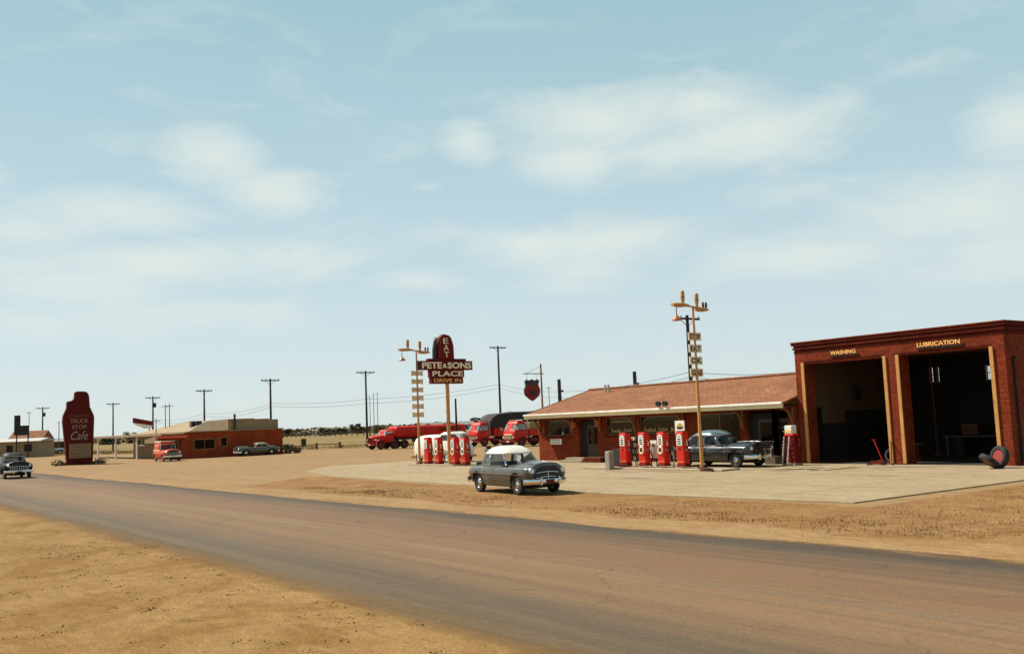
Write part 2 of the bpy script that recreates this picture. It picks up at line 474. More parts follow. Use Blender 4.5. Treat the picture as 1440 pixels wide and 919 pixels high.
# clouds: soft banks set at their own bearing and height in the sky
fib = noise(nt, mapping(nt, dvec, (1, 1, 3.2)), 6.5, 6, .62, .6)
fib2 = noise(nt, mapping(nt, dvec, (1, 1, 2.2)), 20, 4, .6, .3)
CL = [(305, 218, 85, 46, .95), (385, 270, 95, 40, .75), (150, 298, 165, 38, .85), (30, 320, 110, 40, .7), (250, 368, 260, 40, .8), (80, 392, 190, 44, .7),
      (660, 200, 50, 38, .75), (850, 168, 165, 58, 1.0), (985, 150, 130, 52, .95), (1060, 185, 170, 58, .9), (1180, 150, 90, 40, .55), (810, 225, 90, 45, .8), (950, 215, 150, 40, .7),
      (745, 345, 105, 40, .85), (850, 338, 160, 44, .85), (800, 385, 110, 36, .6), (585, 395, 95, 22, .75), (600, 262, 40, 12, .5), (1320, 305, 200, 60, .8), (1160, 355, 240, 54, .75),
      (1430, 170, 75, 60, .8), (1300, 88, 80, 30, .35), (1420, 350, 160, 60, .7), (1120, 270, 110, 34, .45), (330, 440, 240, 36, .45), (130, 455, 200, 40, .5), (640, 330, 90, 26, .4),
      (-140, 250, 160, 60, .8), (1640, 260, 160, 60, .8), (500, 150, 90, 22, .25)]
cm = None
for px, py, a, b, op in CL:
    c = ray(px, py).normalized(); rr = Vector((-c.y, c.x, 0)).normalized() * -1; uu = rr.cross(c)
    def dot(vv):
        n_ = nt.nodes.new('ShaderNodeVectorMath'); n_.operation = 'DOT_PRODUCT'; n_.inputs[1].default_value = vv
        nt.links.new(dvec, n_.inputs[0]); return n_.outputs['Value']
    dx = mth(nt, 'MULTIPLY', dot(rr), F / a); dy = mth(nt, 'MULTIPLY', dot(uu), F / b)
    front = mth(nt, 'GREATER_THAN', dot(c), 0)
    d2 = mth(nt, 'SQRT', mth(nt, 'ADD', mth(nt, 'MULTIPLY', dx, dx), mth(nt, 'MULTIPLY', dy, dy)))
    k = mth(nt, 'MULTIPLY', mth(nt, 'SUBTRACT', 1.25, d2), front)
    k = mth(nt, 'MULTIPLY', mth(nt, 'MAXIMUM', k, 0), op)
    cm = k if cm is None else mth(nt, 'SMOOTH_MAX', cm, k, .25)
dens = mth(nt, 'ADD', cm, mth(nt, 'MULTIPLY_ADD', fib, 1.5, -.85))
dens = mth(nt, 'MULTIPLY', dens, mth(nt, 'MINIMUM', mth(nt, 'MULTIPLY', cm, 4), 1))
dens = mth(nt, 'ADD', dens, mth(nt, 'MULTIPLY_ADD', fib2, .26, -.13))
cmask = ramp(nt, dens, [(.08, (0, 0, 0)), (.36, (.32,) * 3), (.70, (.66,) * 3), (1, (.85,) * 3)])
skyc = mixc(nt, cmask, skyc, (.77 * SKYK, .835 * SKYK, .79 * SKYK))
nt.links.new(skyc, bg.inputs[0]); bg.inputs[1].default_value = .0625
nt.links.new(bg.outputs[0], wout.inputs[0])
sc.view_settings.view_transform = 'Standard'; sc.view_settings.look = 'None'; sc.view_settings.exposure = .68; sc.view_settings.gamma = 1
sc.cycles.max_bounces = 8; sc.cycles.transparent_max_bounces = 12
sc.cycles.use_adaptive_sampling = True

# ------------------------------------------------------------------ ground, road, apron
MAT['earth'] = groundmat('roadside earth', (.335, .185, .060), (.39, .23, .085), (.29, .15, .044), streak=(0, (.40, .235, .09)), fleck=(.17, .08, .022), fleckamt=.55, patch=(.3, (.27, .138, .034)))
MAT['gravel'] = groundmat('tan gravel', (.385, .24, .112), (.425, .275, .135), (.35, .21, .09), streak=(.5, (.44, .29, .15)), fleck=(.20, .11, .045), fleckamt=.4)
MAT['verge'] = groundmat('orange verge', (.35, .185, .068), (.39, .225, .092), (.30, .145, .048), fleck=(.12, .055, .022), fleckamt=.85, patch=(.5, (.40, .24, .10)))
MAT['field'] = groundmat('ochre field', (.29, .20, .075), (.38, .265, .115), (.24, .165, .05), scale=.35, fleck=(.2, .13, .04), fleckamt=.4)
MAT['apron'] = groundmat('pale concrete apron', (.48, .375, .235), (.52, .41, .265), (.45, .335, .195), scale=.8, fleck=(.27, .17, .08), fleckamt=.3, bumpd=.008, streak=(.2, (.38, .27, .15)))
MAT['shoulder'] = groundmat('sandy shoulder', (.40, .24, .105), (.45, .28, .13), (.36, .20, .075), streak=(0, (.46, .30, .15)), fleck=(.22, .11, .045), fleckamt=.3)


def roadmat():
    m, nt, out = newmat('worn asphalt')
    p = nt.nodes.new('ShaderNodeNewGeometry').outputs['Position']
    s = nt.nodes.new('ShaderNodeSeparateXYZ'); nt.links.new(p, s.inputs[0])
    nl = noise(nt, mapping(nt, p, (.05, .5, 1)), 1.5, 6, .6)
    nm = noise(nt, mapping(nt, p, (.3, 1.2, 1)), 1.5, 6, .65)
    v = mth(nt, 'MULTIPLY_ADD', mth(nt, 'SUBTRACT', nl, .5), 1.6, s.outputs[1])
    v = mth(nt, 'MULTIPLY_ADD', mth(nt, 'SUBTRACT', nm, .5), .7, v)
    f = mth(nt, 'DIVIDE', mth(nt, 'SUBTRACT', v, 6.0), 10.0)
    sand, mid, dark, red = (.36, .205, .075), (.262, .164, .088), (.098, .078, .055), (.238, .138, .078)
    c = ramp(nt, f, [(.02, (.30, .175, .055)), (.07, (.22, .145, .068)), (.115, (.165, .12, .072)), (.19, (.135, .102, .066)), (.29, (.215, .138, .078)), (.40, mid), (.455, mid), (.475, (.265, .185, .115)), (.495, mid), (.60, red), (.70, (.22, .135, .078)), (.80, (.165, .108, .066)), (.855, dark), (.90, (.10, .07, .047)), (.945, (.35, .21, .09))])
    st = noise(nt, mapping(nt, p, (.035, 2.2, 1)), 1.5, 7, .7, .3)
    c = mixc(nt, 1.0, c, ramp(nt, st, [(.3, (.78, .78, .78)), (.7, (1.26, 1.25, 1.22))]), 'MULTIPLY')
    n2 = noise(nt, p, .35, 6, .65)
    c = mixc(nt, ramp(nt, n2, [(.5, (0, 0, 0)), (.72, (.3, .3, .3))]), c, (.26, .15, .075))
    n4 = noise(nt, p, 30, 3, .7)
    c = mixc(nt, 1.0, c, ramp(nt, n4, [(.3, (.74, .74, .74)), (.7, (1.22, 1.22, 1.22))]), 'MULTIPLY')
    vo = nt.nodes.new('ShaderNodeTexVoronoi'); vo.feature = 'DISTANCE_TO_EDGE'; vo.inputs['Scale'].default_value = .42
    wp = nt.nodes.new('ShaderNodeVectorMath'); wp.operation = 'MULTIPLY_ADD'; wp.inputs[1].default_value = (1.2, 1.2, 0)
    nw = nt.nodes.new('ShaderNodeTexNoise'); nw.inputs['Scale'].default_value = 1.1; nw.inputs['Detail'].default_value = 4
    nt.links.new(p, nw.inputs['Vector']); nt.links.new(nw.outputs['Color'], wp.inputs[0]); nt.links.new(p, wp.inputs[2]); nt.links.new(wp.outputs[0], vo.inputs['Vector'])
    crk = mth(nt, 'MULTIPLY', ramp(nt, vo.outputs['Distance'], [(.003, (.8, .8, .8)), (.010, (0, 0, 0))]), ramp(nt, n2, [(.40, (0, 0, 0)), (.6, (.55,) * 3)]))
    c = mixc(nt, crk, c, (.07, .05, .035))
    n5 = noise(nt, p, 1.6, 5, .7)
    c = mixc(nt, ramp(nt, n5, [(.66, (0, 0, 0)), (.76, (.45, .45, .45))]), c, (.07, .05, .038))
    c = mixc(nt, 1.0, c, (.61, .57, .50), 'MULTIPLY')
    b = finish(nt, out, c, .85, bump=n4, bstr=.35, bdist=.01, spec=.25)
    va = mth(nt, 'MULTIPLY_ADD', mth(nt, 'SUBTRACT', noise(nt, p, 3.5, 5, .7), .5), .5, v)
    al = ramp(nt, mth(nt, 'DIVIDE', mth(nt, 'SUBTRACT', va, 6.0), 10.0), [(.012, (0, 0, 0)), (.115, (1, 1, 1)), (.895, (1, 1, 1)), (.935, (0, 0, 0))])
    nt.links.new(al, b.inputs['Alpha'])
    return m
MAT['asphalt'] = roadmat()


def sheet(name, poly, z, mat):
    mb = MB(); mb.add([(a, b, z) for a, b in poly], [tuple(range(len(poly)))])
    return struct(mb.build(name, mat, recalc=False))


def wavy(u0, u1, step, v, amp, seed):
    r = random.Random(seed); out = []; n = max(2, int(abs(u1 - u0) / step))
    for i in range(n + 1):
        out.append((u0 + (u1 - u0) * i / n, v + r.uniform(-amp, amp)))
    return out


sheet('ground', [(-5000, -3000), (3000, -3000), (3000, 6000), (-5000, 6000)], 0, 'gravel')
sheet('near_roadside', [(-600, -400), (400, -400)] + wavy(400, -60, 8, 8.2, .3, 1) + [(-600, 8.2)], .004, 'earth')
sheet('shoulder', [(-700, 13.4), (300, 13.4)] + wavy(300, -60, 3, 17.0, .45, 2) + [(-700, 17)], .008, 'shoulder')
sheet('verge', wavy(-44, 200, 2, 16.6, .35, 3) + [(200, 60), (-14.6, 60), (-14.6, 21.9), (-30, 21.6), (-43, 22.3), (-48, 22.9), (-50, 22.6), (-47, 19.5)], .006, 'verge')
sheet('road', [(-900, 4.6), (400, 4.6), (400, 16.4), (-900, 16.4)], .012, 'asphalt')
fieldpoly = [(-3000, 22), (-420, 26), (-240, 31), (-168, 40), (-140, 46), (-118, 57), (-108, 62), (-88, 68), (-72, 66), (-40, 62), (-18.6, 60), (60, 60), (400, 80), (2500, 400), (2500, 5900), (-4900, 5900)]
sheet('field', fieldpoly, .010, 'field')
# concrete apron, a 10 cm slab with its own edge
mb = MB()
mb.prism([(-47.8, 22.9), (-24, 21.7), (-15.5, 22.5), (-15.2, 37.94), (-15.2, 52), (-18.6, 52), (-18.6, 37.9), (-61, 37.9), (-61, 29), (-56, 25.2)], lambda a, b, d: (a, b, d), -.02, .04)
struct(mb.build('apron', 'apron', bevel=.02))
# oil stains and tyre marks lie on the slab as thin sheets
MAT['stain'] = plain('oil stain', (.26, .185, .11), .6, scale=2, var=.3)
MAT['joint'] = plain('slab joint', (.30, .22, .13), .9, scale=2, var=.4)
mb = MB()
for (cu_, cv_, ru, rv) in ((-33.4, 30.6, 1.3, .25), (-27.2, 35.6, 1.5, .22), (-23.0, 36.2, 2.2, .2), (-30.2, 31.0, .8, .15), (-21.5, 36.9, 2.0, .14), (-38, 34.8, 1.0, .4), (-34.8, 31.3, .7, .16), (-31.6, 31.2, .9, .14), (-26.2, 33.0, .8, .3), (-22.4, 34.6, .6, .2), (-36.4, 29.2, 1.1, .3), (-20.5, 31.5, .7, .25), (-29.2, 27.6, .9, .25), (-42, 30.4, .8, .2)):
    n_ = 26; mb.add([(cu_ + ru * math.cos(2 * PI * i / n_) * rnd.uniform(.7, 1.1), cv_ + rv * math.sin(2 * PI * i / n_) * rnd.uniform(.7, 1.1), .044) for i in range(n_)], [tuple(range(n_))])
struct(mb.build('oil_stains', 'stain', recalc=False))


mb = MB()
for u in (-55.5, -50.9, -46.3, -41.7, -37.1, -32.5, -27.9, -23.3, -18.7):
    a, b = (26.4 if u < -50 else 23.4), 37.9; mb.add([(u + rnd.uniform(-.03, .03), a, .043), (u + .035, a, .043), (u + .035, b, .043), (u, b, .043)], [(0, 1, 2, 3)])
for v in (26.9, 31.4):
    mb.add([(-56 if v > 29 else -49, v, .0435), (-15.4, v, .0435), (-15.4, v + .035, .0435), (-56 if v > 29 else -49, v + .035, .0435)], [(0, 1, 2, 3)])
struct(mb.build('apron_joints', 'joint', recalc=False, weld=False))


def inpoly(x, y, poly):
    c = False; j = len(poly) - 1
    for i in range(len(poly)):
        (xi, yi), (xj, yj) = poly[i], poly[j]
        if (yi > y) != (yj > y) and x < (xj - xi) * (y - yi) / (yj - yi) + xi: c = not c
        j = i
    return c


def tufts(name, spots, mat, h, blades, spread, wk=1.0):
    mb = MB(); r = random.Random(len(spots))
    for x, y, s, z in spots:
        for k in range(blades):
            a = r.uniform(0, 2 * PI); l = h * s * r.uniform(.5, 1.2); lean = r.uniform(.1, .9) * l
            bx, by = x + r.gauss(0, spread * s), y + r.gauss(0, spread * s); w = (.012 + .012 * r.random()) * wk
            p = Vector((bx, by, z)); tip = p + Vector((math.cos(a) * lean, math.sin(a) * lean, l))
            q = Vector((-math.sin(a), math.cos(a), 0)) * w * (1 + h)
            mb.add([p - q, p + q, tip], [(0, 1, 2)])
    return stuff(mb.build(name, mat, weld=False, recalc=False))


sp = []
r_ = random.Random(11)
for i in range(520):                                     # weedy band between shoulder and apron
    u = r_.uniform(-40, 2); v = 17.2 + abs(r_.gauss(0, 1.1))
    if r_.random() < .35: v = r_.uniform(17, 21.2)
    if math.sin(u * .9) + math.sin(u * .37 + 1) + r_.uniform(-1.2, 1.2) < -.6: continue
    if v > 21.3 and u > -48: continue
    sp.append((u, v, r_.uniform(.4, 1.15), .006))
for i in range(160):
    u, v = r_.uniform(-14.6, -4), r_.uniform(18, 34); sp.append((u, v, r_.uniform(.5, 1.1), .006))
tufts('roadside_weeds', sp, 'weed', .07, 26, .26, .4)
sp = []
for i in range(110):
    u, v = r_.uniform(-26, -7.5), 6.6 - abs(r_.gauss(0, 2.2)); sp.append((u, v, r_.uniform(.3, .9), .004))
tufts('dry_grass', sp, 'dry_grass', .03, 8, .12)
sp = []
for i in range(5200):                                     # tall ochre grass at the edge of the field
    t = r_.random(); u = -240 + t * 190
    v = r_.uniform(30, 72)
    if not inpoly(u, v, fieldpoly) or inpoly(u, v - 14, fieldpoly): continue
    sp.append((u, v, r_.uniform(.7, 1.4), .01))
tufts('field_grass', sp, 'field_grass', .42, 7, .35)
mb = MB()
for i in range(420):
    u, v = r_.uniform(-30, -6), r_.uniform(2, 6.9)
    if r_.random() < .12: u, v = r_.uniform(-40, -6), r_.uniform(16, 21)
    s = r_.uniform(.006, .016) if r_.random() < .93 else r_.uniform(.015, .03)
    c = Vector((u, v, .008 + s * .3)); a = r_.uniform(0, 6)
    vs = [c + Vector((math.cos(a + k * PI / 2) * s * r_.uniform(.7, 1.2), math.sin(a + k * PI / 2) * s * r_.uniform(.7, 1.2), 0)) for k in range(4)] + [c + Vector((0, 0, s * .7)), c - Vector((0, 0, s * .6))]
    mb.add(vs, [(0, 1, 4), (1, 2, 4), (2, 3, 4), (3, 0, 4), (1, 0, 5), (2, 1, 5), (3, 2, 5), (0, 3, 5)])
stuff(mb.build('pebbles', 'pebble', weld=False, recalc=False))

# ------------------------------------------------------------------ garage
def wall_u(mb, u0, u1, v0, v1, z0, z1, openings):
    """wall along U with rectangular openings (a, b, za, zb)"""
    x = u0
    for a, b, za, zb in sorted(openings):
        if a > x: mb.box(x, a, v0, v1, z0, z1)
        if za > z0: mb.box(a, b, v0, v1, z0, za)
        if zb < z1: mb.box(a, b, v0, v1, zb, z1)
        x = b
    if x < u1: mb.box(x, u1, v0, v1, z0, z1)
    return mb


def wall_v(mb, v0, v1, u0, u1, z0, z1, openings):
    x = v0
    for a, b, za, zb in sorted(openings):
        if a > x: mb.box(u0, u1, x, a, z0, z1)
        if za > z0: mb.box(u0, u1, a, b, z0, za)
        if zb < z1: mb.box(u0, u1, a, b, zb, z1)
        x = b
    if x < v1: mb.box(u0, u1, x, v1, z0, z1)
    return mb


def W(name, mb, mat, parent, **k): return mb.build(name, mat, parent, world=True, **k)


G = thing('garage', 'tall red brick service garage with two open bays marked WASHING and LUBRICATION', 'garage', (-24, 38, .04))
G0, G1, GB = -28.87, -18.92, 46.6
D1, D2 = (-28.35, -24.24), (-23.46, -19.53)
mb = wall_u(MB(), G0, G1, 38, 38.7, .02, 5.2, [(*D1, .02, 4.66), (*D2, .02, 4.68)])
wins = []
for (xa, ya, xb, yb) in ((1307.5, 515.5, 1314.5, 538), (1317.5, 515, 1323, 537.5), (1386.5, 513, 1397, 534)):
    a, b = on_v(xa, ya, GB - .1), on_v(xb, yb, GB - .1); wins.append((a.x, b.x, b.z, a.z))
wall_u(mb, G0, G1, GB - .08, GB, .02, 5.2, [(a - .06, b, za, zb) for a, b, za, zb in wins])
wall_v(mb, 38.7, GB - .08, G0, G0 + .3, .02, 5.2, []); wall_v(mb, 38.7, GB - .08, G1 - .3, G1, .02, 5.2, [])
W('wall', mb, 'brick', G)
mb = MB()
for d, za, zb in ((.02, 5.2, 5.275), (.0, 5.278, 5.36), (.07, 5.363, 5.44), (.02, 5.443, 5.54), (.10, 5.543, 5.66)):
    mb.box(G0 - d, G1 + d, 38 - d, GB + d, za, zb)
W('corbelled_parapet', mb, 'brick_dark', G)
W('coping', MB().box(G0 - .13, G1 + .13, 37.87, GB + .13, 5.663, 5.72), 'brick', G, bevel=.01)
mb = MB().box(G0 + .3, G1 - .3, 38.7, GB - .08, 4.95, 5.19)
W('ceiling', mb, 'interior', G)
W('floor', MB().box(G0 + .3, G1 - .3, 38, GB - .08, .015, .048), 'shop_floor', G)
for a, b in ((-28.52, -28.355), (-24.235, -24.08), (-23.62, -23.465), (-19.525, -19.37)):
    W('door_frame', MB().box(a, b, 37.94, 37.998, .08, 4.72), 'gold', G, bevel=.008)
for a, b in (D1, D2):
    W('lintel', MB().box(a - .3 if a > -28 else a, b + .1, 37.975, 37.998, 4.74, 4.80), 'brick_dark', G)
# lettering over the bays: raised yellow letters on a dark rail
W('lettering', sign_v('WASHING', -26.82, 37.93, 4.965, 1.32, .18, .03, bold=.015), 'letter_gold', G)
W('letter_rail', MB().box(-26.86, -25.40, 37.93, 37.997, 4.875, 4.945), 'black', G)
W('lettering', sign_v('LUBRICATION', -22.54, 37.93, 4.955, 1.88, .185, .03, bold=.015), 'letter_gold', G)
W('letter_rail', MB().box(-22.60, -20.56, 37.93, 37.997, 4.865, 4.935), 'black', G)
for a, b, za, zb in wins:
    f = MB()
    m_ = (a + b) / 2; zm = (za + zb) / 2
    for q in ((a, a + .05, za, zb), (b - .05, b, za, zb), (a + .05, b - .05, za, za + .05), (a + .05, b - .05, zb - .05, zb), (a + .05, b - .05, zm - .02, zm + .02)):
        f.box(q[0], q[1], GB - .11, GB - .083, q[2], q[3])
    fr = W('window', f, 'chassis', G)
    W('pane', MB().box(a + .02, b - .02, GB - .10, GB - .094, za + .02, zb - .02), 'glass', fr)
# inside: painted side wall, dark dado, back wall coloured for bay shade, service door and cupboards
LW = G0 + .3
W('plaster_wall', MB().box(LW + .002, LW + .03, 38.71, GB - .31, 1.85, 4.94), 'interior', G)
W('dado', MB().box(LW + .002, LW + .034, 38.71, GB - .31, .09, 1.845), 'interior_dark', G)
W('plaster_wall', wall_u(MB(), LW + .04, G1 - .31, GB - .13, GB - .113, .09, 4.94, [(a - .1, b + .02, za - .02, zb + .02) for a, b, za, zb in wins]), 'interior_dark', G)  # dark sheet over the brick, its colour standing in for bay shade
def on_left(x0, y0, x1, y1, d=.06):
    a, b = on_u(x0, y0, LW), on_u(x1, y1, LW); return (LW + .036, LW + .036 + d, a.y, b.y, b.z, a.z)
W('service_door', MB().box(*on_left(1146, 573, 1157.5, 640)), 'black', G)
W('wall_cabinet', MB().box(*on_left(1197, 543, 1205.5, 562, .2)), 'black', G)
W('tool_board', MB().box(*on_left(1187, 577, 1242, 600, .05)), 'interior_dark', G)
W('downpipe', MB().tube([(G1 + .07, 38.5, 4.2), (G1 + .07, 38.5, .15)], .05, 8).tube([(G1 + .02, 38.5, 4.2), (G1 + .16, 38.5, 4.28)], .05, 8), 'chassis', G)

t = thing('work_bench', 'dark timber work bench with boxes at the back of the lubrication bay', 'bench', (-25.6, 45.2, .048))
t_top = MB().box(-.3, 2.6, 0, .8, .86, .93).build('bench_top', 'grey_wood', t)
for x in (-.2, 2.4):
    for y in (.08, .68): MB().box(x, x + .09, y, y + .09, 0, .86).build('leg', 'grey_wood', t)
t = thing('parts_crate', 'reddish parts crate standing on the work bench in the lubrication bay', 'crate', (-25.0, 45.35, 1.013))
MB().box(0, .8, 0, .45, 0, .45).build('case', 'rust', t, bevel=.01)
MB().box(-.02, .82, -.02, .47, .452, .5).build('lid', 'wood', t)
p = on_v(1322, 640, 45)
t = thing('lift_post', 'slim brown hoist post inside the lubrication bay', 'post', (p.x - .1, 45, .048))
MB().cyl((0, 0, 0), (0, 0, 4.8), .05).build('post', 'rust', t, smooth=40); MB().cyl((0, 0, 0), (0, 0, .06), .22).build('base_plate', 'rust', t)
p = on_v(1292, 645, 41.2)
t = thing('jack_stand', 'red stand with a tray top just inside the lubrication bay', 'stand', (p.x, 41.2, .048))
MB().cyl((0, 0, .04), (0, 0, .68), .045).build('column', 'dark_red', t, smooth=40)
MB().cyl((0, 0, 0), (0, 0, .04), .2, n=14).build('foot', 'rust', t); MB().box(-.3, .3, -.2, .2, .68, .73).build('tray', 'rust', t)
t = thing('oil_drum', 'dark oil drum deep inside the washing bay', 'drum', (-25.2, 45.5, .048))
MB().lathe([(.0, 0), (.29, 0), (.29, .28), (.305, .3), (.29, .32), (.29, .58), (.305, .6), (.29, .62), (.29, .88), (0, .88)]).build('barrel_body', 'barrel', t, smooth=30)
MB().cyl((.1, 0, .88), (.1, 0, .9), .04).build('bung', 'steel', t)

# floor jack in front of the pier
p = on_v(1238, 652.5, 37.3)
t = thing('floor_jack', 'low red floor jack with an upright T handle at the washing bay', 'jack', (p.x - .15, 37.35, .041), .15)
MB().prism([(-.45, .03), (.35, .03), (.35, .16), (.15, .22), (-.2, .13), (-.45, .10)], lambda a, b, d: (a, d, b), -.11, .11).build('frame', 'dark_red', t, bevel=.01)
for x in (-.36, .25):
    for y in (-.15, .15): MB().cyl((x, y - .025, .06), (x, y + .025, .06), .06).build('wheel', 'black', t)
h = MB().tube([(.22, 0, .18), (-.02, 0, .85), (-.10, 0, 1.08)], .022, 8).build('handle', 'red', t)
MB().beam((-.10, -.16, 1.08), (-.10, .16, 1.08), .035, .035).build('grip', 'red', h)
MB().cyl((-.22, 0, .1), (-.22, 0, .19), .06).build('saddle', 'dark_red', t)
t = thing('pry_bar', 'black bar leaning on the brick pier between the bays', 'bar', (-24.05, 37.55, .041))
MB().tube([(.20, -.10, 0), (.02, .22, .62), (-.06, .375, .96)], .024, 8).build('shaft', 'black', t)
MB().beam((.20, -.10, .02), (.29, -.14, .02), .05, .03).build('claw', 'black', t)


def tyre_mb(R, w, hub):
    p = []
    for a in range(0, 360, 20):
        c, s_ = math.cos(math.radians(a)), math.sin(math.radians(a))
        p.append(((R + hub) / 2 + (R - hub) / 2 * (abs(c) ** .6) * (1 if c > 0 else -1), w / 2 * (abs(s_) ** .6) * (1 if s_ > 0 else -1)))
    return MB().lathe(p, axis='Y', n=28, close=True)


def loose_wheel(label, loc, R, w, rx, ry, rz):
    t = thing('spare_wheel', label, 'wheel', loc)
    o = tyre_mb(R, w, R * .60).build('tyre', 'rubber', t, smooth=35)
    rim = MB().lathe([(R * .61, -w * .38), (R * .61, w * .38), (R * .5, w * .3), (R * .46, w * .05), (R * .2, w * .10), (R * .16, w * .22), (0, w * .22), (0, -w * .2), (R * .45, -w * .2)], axis='Y', n=24)
    rim.build('rim', 'rim_red', t, smooth=30)
    for k in range(5):
        a = k * 2 * PI / 5
        MB().cyl((R * .34 * math.cos(a), -w * .24, R * .34 * math.sin(a)), (R * .34 * math.cos(a), w * .13, R * .34 * math.sin(a)), R * .11, n=8).build('hand_hole', 'black', t)
    t.rotation_euler = (rx, ry, rz); return t


p = on_v(1411, 657, 36.6)
loose_wheel('large upright truck wheel with red rim leaning at the right garage corner', (p.x - .08, 36.55, .455), .42, .24, math.radians(-12), 0, math.radians(-22))
p = on_v(1391, 660, 36.2)
loose_wheel('red rimmed wheel tipped low against the larger upright wheel', (p.x + .08, 36.1, .33), .38, .20, math.radians(52), 0, math.radians(-38))
t = thing('spare_tyre', 'bare black tyre propped in the shade at the brick pier', 'tyre', (-24.3, 38.25, .40))
t.rotation_euler = (math.radians(-14), 0, math.radians(8)); tyre_mb(.33, .17, .20).build('tread_ring', 'rubber', t, smooth=35)
MB().cyl((.205, .0, 0), (.15, .0, .01), .012, n=6).build('valve', 'chrome', t)

# ------------------------------------------------------------------ cafe and station office
K = thing('roadside_cafe', 'long low red brick cafe under a brown shingle roof with cream fascia', 'cafe', (-39, 38, .04))
C0, C1, CB = -48.95, -28.93, 47.0
OP = [(-48.33, -45.9, 1.56, 2.55), (-45.0, -43.3, .02, 2.5), (-42.55, -40.2, 1.54, 2.55), (-39.68, -36.6, 1.54, 2.55), (-35.2, -32.5, .75, 2.55), (-32.02, -30.45, .02, 2.55), (-30.28, -29.5, .02, 2.55)]
mb = wall_u(MB(), C0, C1, 38, 38.3, .02, 2.72, OP)
wall_u(mb, C0, C1, CB - .3, CB, .02, 2.72, []); wall_v(mb, 38.3, CB - .3, C0, C0 + .3, .02, 2.72, [])
# gable end triangle
zr = 4.42; ev0, ev1 = 37.0, 48.0; rv = 42.5
mb.prism([(38.0, 2.722), (47.0, 2.722), (42.5, 4.2)], lambda a, b, d: (d, a, b), C0, C0 + .3)
W('wall', mb, 'brick', K)
mb = MB(); E0, E1 = C0 - .06, C1
def roofz(v): return 2.93 + (zr - 2.93) * (1 - abs(v - rv) / (rv - ev0))
for v0, v1 in ((ev0, rv), (rv, ev1)):
    mb.add([(E0, v0, roofz(v0)), (E1, v0, roofz(v0)), (E1, v1, roofz(v1)), (E0, v1, roofz(v1)), (E0, v0, roofz(v0) - .10), (E1, v0, roofz(v0) - .10), (E1, v1, roofz(v1) - .10), (E0, v1, roofz(v1) - .10)],
           [(0, 1, 2, 3), (7, 6, 5, 4), (0, 4, 5, 1), (2, 6, 7, 3), (0, 3, 7, 4), (1, 5, 6, 2)])
rf = W('roof', mb, 'roof', K)
W('ridge_cap', MB().tube([(E0 - .02, rv, zr + .03), (E1, rv, zr + .03)], .09, 6), 'roof', rf)
for u in (-45.2, -44.9):
    W('vent_pipe', MB().cyl((u - 1.2, 41.6, 4.1), (u - 1.2, 41.6, 4.65), .07, n=8), 'steel', rf)
W('barge_board', MB().prism([(36.98, 2.70), (36.98, 2.96), (42.5, zr + .03), (48.02, 2.96), (48.02, 2.70), (42.5, zr - .23)], lambda a, b, d: (d, a, b), E0 - .045, E0 - .003), 'wood', K)
W('fascia', MB().box(E0, E1 - .003, 36.94, 36.997, 2.66, 2.86), 'yellow_cream', K)
W('gutter', MB().box(E0 - .02, E1 - .003, 36.86, 36.936, 2.835, 2.95), 'white', K, bevel=.02)
W('soffit', MB().box(E0, E1 - .003, 37.0, 37.997, 2.70, 2.73), 'wood', K)
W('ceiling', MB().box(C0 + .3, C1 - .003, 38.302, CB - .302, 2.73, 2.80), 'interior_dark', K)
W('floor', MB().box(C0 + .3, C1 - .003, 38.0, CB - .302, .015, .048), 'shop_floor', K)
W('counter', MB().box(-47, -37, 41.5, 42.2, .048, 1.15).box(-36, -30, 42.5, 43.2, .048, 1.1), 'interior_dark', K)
for k, (a, b, za, zb) in enumerate(OP):
    if k in (1, 5, 6): continue
    f = MB()
    for q in ((a, a + .06, za, zb), (b - .06, b, za, zb), (a + .06, b - .06, za, za + .06), (a + .06, b - .06, zb - .06, zb)):
        f.box(q[0], q[1], 38.08, 38.14, q[2], q[3])
    if k == 4: f.box((a + b) / 2 - .03, (a + b) / 2 + .03, 38.08, 38.14, za + .06, zb - .06)
    fr = W('window', f, 'wood', K)
    W('pane', MB().box(a + .03, b - .03, 38.105, 38.113, za + .03, zb - .03), 'dark_glass', fr)
    W('sill', MB().box(a - .05, b + .05, 37.93, 37.997, za - .09, za - .003), 'brick_dark', fr)
# doors, set back in their openings
for a, b in ((-45.0, -43.3), (-32.02, -30.45), (-30.28, -29.5)):
    if b - a > 1.2:
        f = MB().box(a + .02, a + .5, 38.2, 38.28, .09, 2.46).box(a + .5, b - .02, 38.2, 38.28, 2.2, 2.46)
        W('door_surround', f, 'interior_dark', K)
    d = W('door', MB().box(a + (.53 if b - a > 1.2 else .03), b - .05, 38.21, 38.26, .09, 2.17), 'door_brown', K)
    W('pane', MB().box(a + (.66 if b - a > 1.2 else .12), b - .18, 38.195, 38.207, 1.0, 2.0), 'dark_glass', d)
    W('handle', MB().box(b - .15, b - .11, 38.15, 38.205, .95, 1.2), 'chrome', d)
